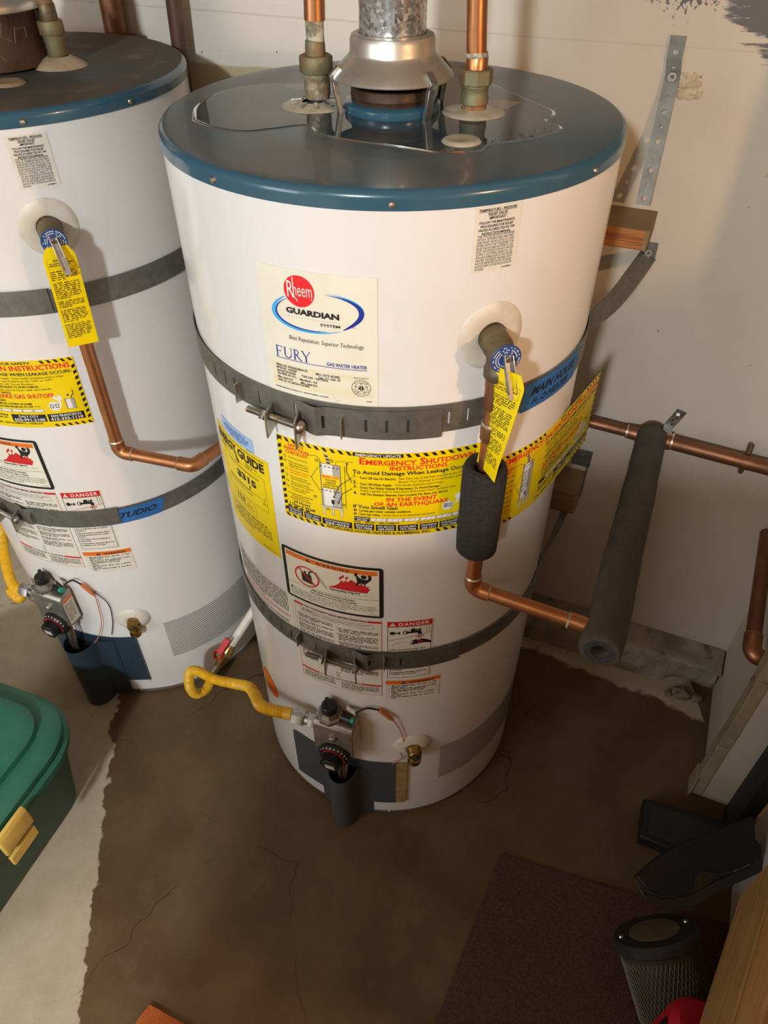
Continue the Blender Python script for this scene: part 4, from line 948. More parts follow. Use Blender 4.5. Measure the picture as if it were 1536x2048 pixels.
def gas_valve(o, H, dial_phi=-18.5):
    ph = dial_phi; n, t = nrm(ph), tgt(ph); c0 = Vector((o[0], o[1], 0))
    at = lambda a, rho, z: c0+n*rho+t*a+Z*z
    root = G()
    # cast body: box with bevelled front top edge
    prof = [(.287, .296), (.322, .296), (.322, .378), (.316, .386), (.287, .386)]
    root.prism([(a, b) for a, b in prof], at(-.0385, 0, 0), n, Z, t*.077)
    root.box(at(0, .275, .345), t*.022, n*.014, Z*.022)
    v = root.make('gas_valve', ALUM, H, bevel=.0022, label='cast grey gas control valve')
    def sub(g, nm, mat, **k): return g.make(nm, mat, v, **k)
    g = G(); g.lathe([(0, 0), (.024, 0), (.024, .008), (.020, .010), (.0175, .016), (.0165, .020), (0, .020)], at(-.012, .301, .386), (0, 0, 1), 8)
    sub(g, 'knob_seat', ALUM)
    g = G(); g.lathe([(0, 0), (.0145, 0), (.0155, .004), (.0140, .016), (.0120, .018), (0, .018)], at(-.012, .301, .404), (0, 0, 1), 20); g.box(at(-.010, .303, .425), (t*.7+n*.7)*.014, (n*.7-t*.7)*.0035, Z*.005)
    sub(g, 'gas_knob', BLACKP, bevel=.001)
    g = G().cyl(at(.012, .300, .393), at(.030, .303, .396), .0075, .0075, 14); sub(g, 'igniter', BLACKP)
    g = G().cyl(at(.030, .303, .396), at(.037, .304, .397), .0062, .0055, 14); sub(g, 'igniter_button', GREENP)
    g = G().cyl(at(.004, .299, .392), at(.013, .300, .393), .0055, .0055, 6); sub(g, 'brass_nut', BRASS)
    g = G().box(at(.026, .292, .408), (t*.9+n*.3)*.011, n*.0015, Z*.006); sub(g, 'wire_tag', PLASTW, bevel=.0005)
    # front boss and screws
    g = G().lathe([(0, .008), (.0055, .008), (.0070, .0065), (.0085, 0)], at(.000, .322, .350), n, 18); sub(g, 'boss', ALUM)
    for a, z in ((-.033, .372), (.033, .366), (-.033, .304), (.033, .304)):
        g = G().lathe([(0, .002), (.0022, .0018), (.0026, 0)], at(a, .322, z), n, 10); sub(g, 'screw', STEEL)
    # temperature dial
    dc = at(.002, .322, .298)
    g = G().lathe([(0, .012), (.026, .012), (.031, .006), (.031, 0), (0, 0)], dc, n, 36); d = sub(g, 'temperature_dial', BLACKP)
    g = G().lathe([(0, .030), (.014, .030), (.0165, .028), (.0185, .012)], dc, n, 30)
    for i in range(30):
        q = 2*pi*i/30; e = t*cos(q)+Z*sin(q); f = t*-sin(q)+Z*cos(q); g.box(dc+n*.020+e*.0180, e*.0012, f*.0010, n*.008)
    sub(g, 'dial_grip', BLACKR)
    g = G()
    for i in range(9):
        q = radians(20+i*16); e = t*cos(q)+Z*sin(q); f = t*-sin(q)+Z*cos(q); g.box(dc+n*.0095+e*.0262, e*.0022, f*.0009, (n*.75-e*.5)*.0014)
    sub(g, 'dial_marks', INK['white'])
    g = G().lathe([(.0212, .0124), (.0240, .0124)], dc, n, 30, a0=radians(-20), a1=radians(150)); sub(g, 'dial_red_band', INK['red'])
    g = G()
    for k in range(3): g.box(dc+n*.0302+Z*(.003-.004*k)+t*.001*k, t*.009, n*.0004, Z*.0008)
    sub(g, 'grip_print', INK['white'])
    lbp = Label(lambda u, w, off: at(.0385+off, .320-u, .380-w))
    pp = panel(lbp, 'valve_sticker', .002, .006, .030, .078, PALE, v); lbp.rect(.002, .006, .030, .014, 'orange', 1); lbp.greek(.004, .022, .028, .0052, 10, .003, 'black', 1, seed=15); lbp.emit(v)
    # pilot tubes running down into the burner door
    for a, r, mt in ((.004, .0042, STEEL), (.013, .0022, COPPERD), (.019, .0022, STEEL), (-.008, .0018, BLACKR)):
        g = G().tube(spline([at(a, .306, .297), at(a, .308, .25), at(a*.8, .311, .20), at(a*.7, .300, .13), at(a*.7, .284, .10)], 6), r, 8); sub(g, 'burner_tube', mt)
    # inlet fitting
    g = G(); s0 = at(-.0385, .303, .352)
    g.hexnut(s0, -t, .0135, .016); g.cyl(s0-t*.016, s0-t*.026, .0105, .0105, 16); g.hexnut(s0-t*.024, -t, .0165, .024)
    sub(g, 'inlet_nut', GALV)
    return s0-t*.048, at

def make_heater(o, zc, name, label, main):
    H = thing(name, label, 'water heater', (o[0], o[1], 0))
    b3 = (o[0], o[1], 0)
    G().lathe([(RB-.002, .014), (RB, .016), (RB, zc+.004), (RB-.01, zc+.006)], b3, n=128).make('jacket', ENAMEL, H)
    G().lathe([(.2, 0), (RB-.006, 0), (RB-.001, .004), (RB-.001, .018), (RB-.003, .019)], b3, n=128).make('base_ring', BASEGREY, H)
    RC = RB+.002; zt = zc+.020
    prof = [(RC-.001, zc), (RC, zc+.0005), (RC, zc+.010)]+[(RC-.009+.009*cos(a), zc+.011+.009*sin(a)) for a in [radians(15*i) for i in range(7)]]+[(.262, zt-.0002), (.20, zt), (.10, zt), (0, zt)]
    capo = G().lathe(prof[:9], b3, n=128).make('cap_rim', CAPSIDE, H, label='blue cap rim')
    G().lathe(prof[8:], b3, n=128).make('cap_top', CAPBLUE if main else CAPOLD, H)
    for ph in (-88, -40.5, 0, 49.4, 95) if main else (-30, 26.5, 58, -75):
        G().lathe([(0, .0028), (.0030, .0022), (.0042, 0)], cp(o, ph, RC, zc+.0068), nrm(ph), 14).make('cap_screw', STEEL, H)
    G().lathe([(0, .0024), (.0028, .0018), (.0038, 0)], cp(o, 0.5, RB-.001, .0095), nrm(0), 12).make('base_screw', STEEL, H)
    # drain cock with cup washer
    dph, dz_ = (9.2, .284)
    g = G(); N_ = 40
    rr = [(.0100, .006), (.0130, .009), (.018, .010), (.026, .006), (.033, .0015), (.0335, .0002)]
    for (r, h) in rr:
        for j in range(N_):
            q = 2*pi*j/N_; g.v.append(cp(o, dph+math.degrees(r*1.12*cos(q)/RB), RB+h, dz_+r*sin(q)))
    for i in range(len(rr)-1):
        for j in range(N_): g.f.append((i*N_+j, (i+1)*N_+j, (i+1)*N_+(j+1) % N_, i*N_+(j+1) % N_))
    g.make('drain_washer', PLASTW, H)
    d = nrm(dph); p0 = cp(o, dph, RB, dz_-.004)
    g = G().lathe([(.011, -.004), (.0125, 0), (.0135, .004), (.0135, .012), (.0120, .014), (.0120, .022), (.0105, .025), (0, .025)], p0, d, 24)
    g.lathe([(.0105, 0), (.0110, -.014), (.0135, -.015), (.0135, -.021), (.0125, -.022), (.0135, -.024), (.0130, -.030), (.009, -.030), (.008, -.02)], p0+d*.016+tgt(dph)*.004, (.12, 0, 1), 22)
    dv = g.make('drain_valve', BRASS, H, label='brass drain valve')
    G().box(p0+d*.0255, (tgt(dph)*.8+Z*.6)*.005, d*.001, (Z*.8-tgt(dph)*.6)*.001).make('screw_slot', SLOT, dv)
    # perforated air inlet band
    g = G(); zz0, zz1 = .125, .250; rows = 26
    for r in range(rows):
        z = zz1-(zz1-zz0)*(r+.5)/rows
        k = 0; a = 21.2+(.42 if r % 2 else 0)
        while a < (76 if main else 80):
            rad = .00165
            pts = [cp(o, a+math.degrees(rad*cos(q)/RB), RB+.0003, z+rad*sin(q)) for q in [2*pi*i/6 for i in range(6)]]
            g.add(pts, [(0, 1, 2, 3, 4, 5)]); a += .90
    og = g.make('air_grille', HOLE, H, smooth=0); og['kind'] = 'stuff'
    # burner access door: curved plate and scoop
    dm = DOORGREY if main else DOORBLUE
    g = G(); us = [-43.5+i*(46.5 if main else 50.5)/30 for i in range(31)]
    zl = .058; zh = .222
    def dfn(u, v, off):
        w = max(0, (-36-u)/7.5) if u < -36 else 0
        return cp(o, u, RB+.0015+off, zl+(zh-zl)*v - (.010*w*(1-v) if v < .5 else .012*w*w))
    g.sheet(dfn, us, [0, .25, .5, .75, 1], .0016)
    door = g.make('access_door', dm, H)
    if main:
        G().sheet(lambda u, v, off: cp(o, u, RB+.0022+off, zl+.002+(zh-zl-.004)*v), [3.0, 4.4, 5.8, 7.2], [0, .03, .5, .97, 1], .0022).make('door_insulation', TAN, H, label='tan insulation edge')
    else:
        G().box(cp(o, 7.1, RB+.003, (zl+zh)/2), tgt(7.1)*.0012, nrm(7.1)*.0028, Z*(zh-zl)/2).make('door_flange', dm, door)
    # scoop: U-shaped channel that flares into the plate
    sp = -18.0; n_, t_ = nrm(sp), tgt(sp); c0 = Vector((o[0], o[1], 0))
    path = []; hw = .027 if main else .034; dep = .047 if main else .055; ztop = .196 if main else .212
    for i in range(17):
        q = pi*i/16; path.append((-hw*cos(q), RB+.012+(dep-.012)*sin(q)))
    fl = .030 if main else .040
    path = [(-hw-fl, RB-.006), (-hw-fl*.45, RB+.0015), (-hw-.004, RB+.006)]+path+[(hw+.004, RB+.006), (hw+fl*.45, RB+.0015), (hw+fl, RB-.006)]
    g = G(); ks = list(range(len(path)))
    def sfn(u, v, off):
        i = int(round(u)); a, r = path[i]
        if i > 0 and i < len(path)-1: da, dr = path[i+1][0]-path[i-1][0], path[i+1][1]-path[i-1][1]
        else: da, dr = 1, 0
        l = hypot(da, dr); nx, nr = -dr/l, da/l
        z = .006+(ztop-.006)*v
        return c0+t_*(a+nx*off)+n_*(r+nr*off)+Z*z
    g.sheet(sfn, ks, [0, .5, 1], .0013)
    g.make('burner_scoop', dm, H, label='projecting curved scoop of the burner door')
    G().box(c0+n_*(RB+.003)+Z*.15, t_*(hw-.004), n_*.0012, Z*.045).make('burner_opening', BLACKR, H)
    # labels
    flammable_label(o, H); safety_label(o, H); danger_label(o, H); orange_warning(o, H, -1.3, .4985 if main else .4985)
    if main:
        rating_label(o, H); emergency_label_a(o, H); energy_label(o, H); blue_label(o, H); side_label(o, H)
        tp_label(o, H, 16.9, 1.2855)
        def peel(u, v, off):
            ph = 28+math.degrees(u/RB); pe = 55.0; z = .9505-v+.004*min(0, 0)
            if ph <= pe: return cp(o, ph, RB+.0004+off, z)
            s = radians(ph-pe)*RB; q = cp(o, pe, RB+.0004+off, z)
            return q+tgt(pe)*s+nrm(pe)*(-.10*s*s)
        emergency_label_b(peel, H, 'yellow emergency shutdown sticker peeling off the jacket past the black foam')
        lb = Label(lfn(o, -59.2, .2880, .0002)); lb.disc(0, 0, .0350, .0350, 'orange', 0)
        for k, gg in lb.ink.items(): gg.make('orange_sticker', INK['orange'], H, label='round orange sticker low on the left side')
    else:
        tp_label(o, H, 20.8, 1.2645)
        emergency_label_b(lfn(o, 19.9-math.degrees(.293/RB), .9370, .0002), H, 'yellow shutdown sticker with two black phone number boxes')
    # gas valve and pilot wires
    hose_end, at = gas_valve(o, H, -18.5 if main else -20.5)
    wp = [cp(o, *q) for q in (((-11.8, RB+.014, .408), (-8, RB+.008, .420), (-3.5, RB+.006, .416)) if main else ((-13, RB+.016, .408), (-9, RB+.012, .422), (-6, RB+.010, .410)))]
    G().tube(spline(wp, 8), .0018, 8).make('igniter_wire', BLACKR, H)
    a, b = wp[-1], cp(o, 1.6 if main else -2.4, RB+.007, .384 if main else .372)
    G().tube([a, a+(b-a)*.1, a+(b-a)*.8, b], [.0035, .0045, .0042, .002], 12).make('wire_sleeve', WIREO, H, label='orange wire sleeve')
    we = [b]+[cp(o, *q) for q in (((4.2, RB+.004, .345), (5.6, RB+.005, .300), (4.6, RB+.006, .268), (5.0, RB+.005, .245), (1.5, RB+.004, .222)) if main else ((-3.2, RB+.006, .33), (-4.5, RB+.008, .28), (-8, RB+.012, .235), (-11, RB+.014, .21)))]
    G().tube(spline(we, 8), .0011, 6).make('pilot_wire', WIREO, H)
    if not main:
        we = [wp[-1]]+[cp(o, *q) for q in ((1.0, RB+.004, .35), (.6, RB+.004, .29), (-2.5, RB+.004, .235))]
        G().tube(spline(we, 8), .0010, 6).make('igniter_lead', BLACKR, H)
    return H, hose_end

O1 = (0.0, 0.0); O2 = (-.613, .300)
H1, HOSE1 = make_heater(O1, 1.2870, 'water_heater', 'tall white gas water heater with glossy blue cap, in the middle beside the wall', True)
H2, HOSE2 = make_heater(O2, 1.2730, 'water_heater', 'white gas water heater with brown dusty blue cap, cut off by the left edge', False)
VP1 = relief_valve(O1, H1, 23.6, 1.1395, 15, -.07, .046, .030, GALV)
VP2 = relief_valve(O2, H2, 25.0, 1.1420, 26, -.04, .050, .032, GALV)
# ================================================================== on top of the main heater
zt = 1.307
g = G(); g.lathe([(.0585, zt), (.0595, zt+.003), (.0590, zt+.009), (.0560, zt+.012), (.0505, zt+.0125)], (0, 0, 0), n=64); g.make('flue_ring', CAPSIDE, H1)
G().lathe([(.0505, zt+.010), (.0505, zt+.016), (.0515, zt+.0175), (.0505, zt+.0195), (.0505, zt+.027), (.0480, zt+.028), (.0475, zt+.004), (0, zt+.004)], (0, 0, 0), n=64).make('flue_collar', DARKRUST, H1, label='dark rusty flue collar')
# plastic collars round the nipples, anode plug, paper remnants
for (x, y, r, mt, nm) in ((.0990, -.0165, .0390, PLASTC, 'hot_flange'), (-.0975, .0150, .0410, PLASTC, 'cold_flange')):
    G().lathe([(.015, .0052), (.0165, .0062), (.026, .0035), (r-.002, .0018), (r, .0002)], (x, y, zt), n=48).make('nipple_collar', mt, H1)
g = G()
for i in range(9):
    q = 2*pi*i/9; e = Vector((cos(q), sin(q), 0)); f = Vector((-sin(q), cos(q), 0)); g.box(Vector((-.0975, .0150, zt+.0058))+e*.0235, e*.0075+Z*-.0012, f*.0022, Z*.0005)
g.make('star_washer', GALV, H1)
G().lathe([(0, .0030), (.010, .0032), (.015, .0042), (.020, .0030), (.0225, .0002)], (.0765, -.1335, zt), n=36).make('anode_plug', PLASTC, H1, label='cream round anode plug')
G().prism([(.117, .045), (.165, .030), (.142, -.003), (.112, .004)], (0, 0, zt+.0003), (1, 0, 0), (0, 1, 0), (0, 0, .0004)).make('paper_remnant', M('paper_tan', (.40, .32, .24), .6), H1, smooth=0)
G().prism([(-.150, .110), (-.105, .135), (-.095, .105), (-.125, .090)], (0, 0, zt+.0003), (1, 0, 0), (0, 1, 0), (0, 0, .0004)).make('paper_remnant', M('paper_pink', (.36, .24, .22), .6), H1, smooth=0)
# standing water
pud = [(-.238, -.051), (-.247, .015), (-.227, .085), (-.182, .122), (-.127, .132), (-.087, .150), (-.02, .152), (.05, .155), (.101, .155), (.133, .131), (.160, .075), (.176, .040), (.198, -.004), (.196, -.030), (.184, -.052), (.196, -.070), (.192, -.094), (.153, -.126), (.107, -.146), (.094, -.168), (.051, -.172), (.030, -.163), (-.002, -.148), (-.047, -.130), (-.082, -.106), (-.102, -.071), (-.141, -.085), (-.174, -.095), (-.212, -.077)]
sm = [(p.x, p.y) for p in spline([Vector((a, b, 0)) for a, b in pud]+[Vector((pud[0][0], pud[0][1], 0))], 5)][:-1]
g = G(); nP = len(sm); cx, cy = 0, 0
rings = [(1.0, -.0002), (.994, .0005), (.980, .0009)]
for k, h in rings:
    for (a, b) in sm: g.v.append(Vector((a*k, b*k, zt+h)))
for i in range(len(rings)-1):
    for j in range(nP): g.f.append((i*nP+j, i*nP+(j+1) % nP, (i+1)*nP+(j+1) % nP, (i+1)*nP+j))
b0 = 2*nP
for t in tessellate_polygon([[Vector((a, b, 0)) for a, b in sm]]):
    (x0, y0), (x1, y1), (x2, y2) = [sm[i] for i in t]; t = t if (x1-x0)*(y2-y0)-(x2-x0)*(y1-y0) > 0 else t[::-1]
    g.f.append(tuple(b0+i for i in t)); g.f.append(tuple(i for i in reversed(t)))
w = g.make('water_puddle', WATER, base=(0, 0, zt), smooth=60)
tag(w, 'clear puddle of water standing on the blue heater cap', 'puddle')

# draft hood
dh = thing('draft_hood', 'galvanised cone-shaped draft hood on legs under the shiny flue pipe', 'draft hood', (0, 0, zt))
G().lathe([(.0720, 1.3452), (.0738, 1.3440), (.0742, 1.3452), (.0725, 1.3480), (.0640, 1.3560), (.0560, 1.3635), (.0520, 1.3672), (.0508, 1.3700), (.0505, 1.3820), (.0485, 1.3865), (.0440, 1.3885), (.0400, 1.3880), (.0400, 1.3840)], (0, 0, 0), n=72).make('cone', HOODM, dh)
G().lathe([(.0395, 1.386), (.0480, 1.3640), (.0715, 1.3455)], (0, 0, 0), n=60).make('inner_cone', DARKRUST, dh)
for i, (x, y) in enumerate(((.0440, -.0552), (-.0685, -.0187), (.0705, .0322), (-.040, .058))):
    e = Vector((x, y, 0)).normalized(); f = Vector((-e.y, e.x, 0)); r = .0700
    g = G(); pts = [e*(r-.003)+Z*(zt-.001), e*(r+.0035)+Z*1.3405, e*(r+.0068)+Z*1.3470, e*(r-.0030)+Z*1.3575]
    for a, b in zip(pts[:-1], pts[1:]):
        d = b-a; g.box((a+b)/2, d*.52, f*.0042, d.cross(f).normalized()*.0009); 
        for s_ in (-1, 1): g.box((a+b)/2+f*.0042*s_+d.cross(f).normalized()*.002, d*.52, f*.0008, d.cross(f).normalized()*.0028)
    g.make('leg', GALV, dh, bevel=.0005)
# flue pipe
fp = thing('flue_pipe', 'shiny spangled galvanised flue pipe rising from the draft hood', 'pipe', (0, 0, 1.384))
G().lathe([(.0390, 1.384), (.0392, 1.3845), (.0392, 2.35), (.0380, 2.35), (.0380, 1.384)], (0, 0, 0), n=64).make('pipe', FLUE, fp)
G().box((0, -.0393, 1.86), (.0022, 0, 0), (0, .0006, 0), (0, 0, .46)).make('seam', GALV, fp)
for i, (q, z) in enumerate(((-.30, 1.395), (-.20, 1.396), (-.08, 1.397), (.04, 1.397))):
    e = Vector((sin(q), -cos(q), 0)); f = Vector((cos(q), sin(q), 0)); ringp = [e*.0394+Vector((0, 0, z))+f*.0022*cos(2*pi*k/10)+Z*.0030*sin(2*pi*k/10) for k in range(10)]
    G().tube(ringp, .0003, 5, closed=True).make('stamp_mark', STEEL, fp)

# water pipes
hp = thing('water_pipe', 'copper water pipe with green-tinged union nut, right of the flue', 'pipe', (.0990, -.0165, zt))
c = Vector((.0990, -.0165, 0)); top = Vector((.0360, -.0165, 2.32))
G().tube([c+Z*1.352, c+Vector((-.003, 0, 1.39)), c+Vector((-.0055, 0, 1.43)), top], .0118, 24).make('pipe', COPPER, hp)
G().lathe([(.0130, 1.350), (.0130, 1.366), (.0122, 1.3675)], c, n=24).make('soldered_collar', COPPER, hp); G().lathe([(.0125, 1.3655), (.0134, 1.367), (.0132, 1.3685), (.0120, 1.3715)], c+Vector((-.0006, 0, 0)), n=24).make('solder_bead', TEFLON, hp)
G().hexnut(c+Z*1.338, Z, .0200, .0165, 8).make('union_nut', VERDI, hp)
G().lathe([(.0150, 1.3165), (.0168, 1.3180), (.0170, 1.3250), (.0160, 1.3265), (.0160, 1.3350), (.0172, 1.3365), (.0165, 1.3385)], c, n=28).make('union_body', VERDI, hp)
G().lathe([(.0150, 1.306), (.0150, 1.3085), (.0138, 1.310), (.0146, 1.312), (.0136, 1.314), (.0142, 1.3165), (.0132, 1.3185)], c, n=20).make('rusty_nipple', RUST, hp)
cpipe = thing('water_pipe', 'copper pipe with green octagonal nut and scaled nipple, left of the flue', 'pipe', (-.0950, .0220, zt))
c = Vector((-.0935, .0240, 0))
G().tube([c+Vector((.0012, 0, 1.396)), c+Vector((.0035, 0, 1.45)), c+Vector((.04, 0, 2.32))], .0125, 24).make('pipe', COPPER, cpipe)
G().lathe([(.0112, 1.374), (.0108, 1.378), (.0110, 1.394), (.0118, 1.397)], c+Vector((.0008, 0, 0)), n=24).make('scaled_nipple', TEFLON, cpipe)
G().lathe([(.0118, 1.358), (.0124, 1.366), (.0118, 1.375), (.0105, 1.377)], c, n=24).make('tailpiece', VERDI, cpipe)
G().hexnut(c+Z*1.3415, Z, .0205, .019, 8).make('union_nut', VERDI, cpipe)
G().lathe([(.0150, 1.314), (.0160, 1.318), (.0162, 1.336), (.0172, 1.338), (.0168, 1.3425)], c, n=28).make('union_body', M('union_scaled', (.30, .22, .13), .45, .4, (.45, .38, .28), 90, .45, .6, bump=.6, bscale=220), cpipe)
G().lathe([(.0150, 1.306), (.0135, 1.309), (.0150, 1.315)], c, n=20).make('nipple', GALV, cpipe)
# left heater top
z2 = 1.293
c = Vector((-.5190, .3060, 0))
lp = thing('water_pipe', 'dull brass water connection on the dusty left heater cap', 'pipe', (-.519, .306, z2))
G().lathe([(.0150, .014), (.0175, .014), (.026, .0095), (.036, .004), (.0405, .0002)], (-.5165, .301, z2), n=44).make('collar', M('collar_dusty', (.52, .43, .32), .6, 0, (.36, .27, .17), 25), H2)
G().tube([c+Z*1.350, c+Vector((-.0015, 0, 1.40)), c+Vector((-.03, 0, 2.3))], .0125, 22).make('pipe', VERDI, lp)
G().lathe([(.0130, 1.3500), (.0138, 1.3520), (.0136, 1.372), (.0125, 1.374)], c, n=22).make('tailpiece', BRASSO, lp)
G().hexnut(c+Z*1.3345, Z, .0200, .018, 8).make('union_nut', VERDI, lp)
G().lathe([(.0128, 1.304), (.0145, 1.308), (.0150, 1.330), (.0162, 1.335)], c, n=24).make('union_body', VERDI, lp)
G().lathe([(.0130, 1.300), (.0136, 1.306), (.0122, 1.308)], c, n=18).make('rusty_nipple', RUST, lp)
G().lathe([(0, .003), (.012, .0032), (.018, .0044), (.0225, .0034), (.0255, .0002)], (-.5560, .1880, z2), n=36).make('anode_plug', M('plug_dusty', (.30, .22, .13), .7), H2)
lh = thing('draft_hood', 'dark cobwebbed draft hood on the left heater, at the top left edge', 'draft hood', (O2[0], O2[1], z2))
G().lathe([(.060, z2), (.074, z2+.004), (.0755, z2+.020), (.0775, z2+.060), (.0785, z2+.078), (.060, z2+.090)], (O2[0], O2[1], 0), n=56).make('collar', DARKRUST, lh)
G().lathe([(.0785, z2+.074), (.0875, z2+.077), (.0885, z2+.083), (.0860, z2+.088), (.055, z2+.12), (.0400, z2+.16), (.0400, z2+.6)], (O2[0], O2[1], 0), n=56).make('cone', HOODM, lh)
g = G(); rw = random.Random(5)
for i in range(9):
    a0 = rw.uniform(-10, 50); zz = z2+rw.uniform(.02, .07); pts = []
    for k in range(5): pts.append(cp(O2, a0+k*rw.uniform(2, 6), .0782+rw.uniform(0, .006), zz+rw.uniform(-.014, .012)))
    g.tube(pts, .00022, 4)
w = g.make('cobweb', M('cobweb', (.42, .36, .26), .9), lh, smooth=0); w['kind'] = 'stuff'

# ================================================================== discharge pipes
def discharge(name, label, pts, r, mat, base, fits):
    root = thing(name, label, 'pipe', base)
    G().tube(fillet(pts, .014, 8), r, 22).make('pipe', mat, root)
    for (a, b, c) in fits:                          # elbows with solder rings
        a, b, c = Vector(a), Vector(b), Vector(c); d1 = (a-b).normalized(); d2 = (c-b).normalized()
        G().tube(fillet([b+d1*.026, b, b+d2*.026], .0145, 8), r*1.16, 22).make('elbow', mat, root)
        g = G()
        for d in (d1, d2): g.tube([b+d*.0255, b+d*.0275], [r*1.20, r*1.08], 20)
        g.make('solder_ring', SOLDER, root)
    return root
rP = .0108
q1 = Vector((VP1.x, VP1.y, 0))
P0, P1, P2 = q1+Z*(VP1.z-.030), q1+Z*.7440, TN(.415, -.218, .7340)
d1 = discharge('discharge_pipe', 'copper discharge pipe dropping from the middle heater valve through black foam', [P0, P1, P2], rP, COPPER, (q1.x, q1.y, .72), [(P0, P1, P2)])
G().lathe([(.0128, 1.104), (.0134, 1.094), (.0128, 1.088), (.0128, 1.066), (.0118, 1.062)], q1, n=22).make('adapter', COPPERD, d1)
g = G().lathe([(.0122, 1.040), (.0130, 1.037), (.0130, 1.018), (.0112, 1.015)], q1, n=22); g.make('coupling', COPPERD, d1)
G().lathe([(.0112, 1.0415), (.0134, 1.039), (.0118, 1.036)], q1, n=22).make('solder_ring', SOLDER, d1)
dd = (P2-P1).normalized(); e0 = TN(.3880, -.218, .7350)
G().tube([e0-dd*.022, e0+dd*.02], .0126, 20).make('coupling', COPPER, d1); G().tube([e0-dd*.024, e0-dd*.021], [.0112, .0132], 20).make('solder_ring', SOLDER, d1)

q2 = Vector((VP2.x, VP2.y, 0))
Q0, Q1 = q2+Z*(VP2.z-.030), q2+Z*.7560
Q2 = Vector((-.3440, -.0170, .7500)); Q3 = Vector((-.2380, .1350, .7480))
Q3 = Q2+(Q3-Q2)
d2 = discharge('discharge_pipe', 'copper discharge pipe bent across the front of the left heater', [Q0, Q1, Q2, Q3], rP, COPPER, (q2.x, q2.y, .73), [(Q0, Q1, Q2), (Q1, Q2, Q3)])
G().lathe([(.0128, 1.106), (.0134, 1.096), (.0128, 1.070), (.0112, 1.066)], q2, n=22).make('adapter', COPPERD, d2)

# foam sleeves
fs = thing('foam_sleeve', 'short thick black foam sleeve around the vertical copper pipe', 'pipe insulation', (q1.x, q1.y, .826))
fc = q1+Vector((-.0015, -.0015, 0))
rw = random.Random(2); prof = [(.0125, .828), (.0240, .826), (.0280, .831), (.0288, .86), (.0284, .90), (.0288, .94), (.0286, .968), (.0262, .9755), (.0195, .9765), (.0150, .9735), (.0120, .960), (.0120, .84)]
G().lathe(prof, fc, n=48, closed=True).make('sleeve', FOAM, fs)
fl = thing('foam_sleeve', 'long grey foam tube running from the wall pipe toward the viewer', 'pipe insulation', TN(.416, .04, .69))
ax = spline([TN(.4140, .338, .690), TN(.4150, .22, .696), TN(.4165, .08, .706), TN(.4165, -.06, .718), TN(.4185, -.16, .728), TN(.4170, -.252, .7335)], 14)
rs = []
for i in range(len(ax)):
    t = i/(len(ax)-1); rs.append(.0280+.0020*t+.0004*sin(t*23)+.0003*sin(t*41+1))
g = G(); dirE = (ax[-1]-ax[-2]).normalized(); dirS = (ax[0]-ax[1]).normalized()
g.tube([ax[0]+dirS*.010, ax[0]+dirS*.004]+ax, [.019, .0255]+rs, 30, cap=True)
# end face with rim and bore
b = len(g.v); f_last = g.f.pop()
prevring = list(range(b-30, b))
for (rad, ad) in ((.0275, .003), (.0220, .0042), (.0125, .0030), (.0105, .0), (.0100, -.03)):
    cen = ax[-1]+dirE*ad; ring = []
    for k, vi in enumerate(range(b-30, b)):
        dv = (g.v[vi]-ax[-1]).normalized(); ring.append(len(g.v)); g.v.append(cen+dv*rad)
    for k in range(30): g.f.append((prevring[k], prevring[(k+1) % 30], ring[(k+1) % 30], ring[k]))
    prevring = ring
g.f.append(tuple(prevring))
g.make('sleeve', FOAMG, fl)
g = G()
cen = ax[-1]+dirE*.0044; g.lathe([(.0215, 0), (.0122, -.0010), (.0105, -.006), (.0102, -.022), (0, -.022)], cen, dirE, 30); g.make('open_end', FOAMIN, fl)
for t_, ss in ((.42, 1), (.50, -1), (.58, 1)):
    i = int(t_*(len(ax)-1)); dv = (ax[i+1]-ax[i]).normalized(); xx = dv.cross(Z).normalized(); yy = xx.cross(dv); pts = []
    for k in range(10): q = radians(-10+k*12); pts.append(ax[i]+dv*(.010*k/9*ss)+(xx*cos(q)+yy*sin(q))*(rs[i]+.0001))
    G().tube(pts, .0010, 5).make('crease', FOAMIN, fl)

# ================================================================== pipes on the back wall
wp = thing('copper_pipe', 'dark copper pipe running level along the back wall behind the foam', 'pipe', TN(.6, .352, .66))
G().tube([TN(.12, .352, .687), TN(.372, .352, .680)], .0113, 20).make('pipe', COPPERD, wp)
G().tube([TN(.445, .352, .678), TN(.722, .352, .667)], .0143, 22).make('pipe', COPPERD, wp)
G().tube([TN(.366, .352, .6802), TN(.40, .352, .679), TN(.452, .352, .678)], [.0128, .0160, .0160], 22).make('tee', COPPERD, wp)
for t_ in (.366, .452): G().tube([TN(t_-.001, .352, .680), TN(t_+.002, .352, .680)], .0140 if t_ < .4 else .0166, 20).make('solder_ring', SOLDER, wp)
b0 = TN(.447, .3830, .712)
g = G(); e1 = (TV*.35+Z*.94); e2 = (TV*.94-Z*.35); g.box(b0, e1*.024, e2*.0095, NV*.0010); g.box(b0-e1*.022-NV*.010, e1*.0012, e2*.0095, NV*.011)
br = g.make('pipe_bracket', GALV, wp, bevel=.0005)
G().hexnut(b0+e1*.007-NV*.001, -NV, .0065, .005).make('bracket_bolt', STEEL, br)
for k in (-1, 1): G().lathe([(0, .0005), (.0024, .0004), (.0026, 0)], b0-e1*(.004+.009*(k > 0))-NV*.001+e2*.002*k, -NV, 10).make('bracket_hole', SLOT, br)
cl = TN(.592, .352, .6725)
G().tube([cl-TV*.007, cl+TV*.007], .0158, 22).make('clamp_ring', COPPERD, wp)
for s_ in (1, -1): G().tube([cl+Z*.016*s_+NV*.006, cl+Z*.034*s_+NV*.012], .0048, 12).make('clamp_nail', IRON, wp)
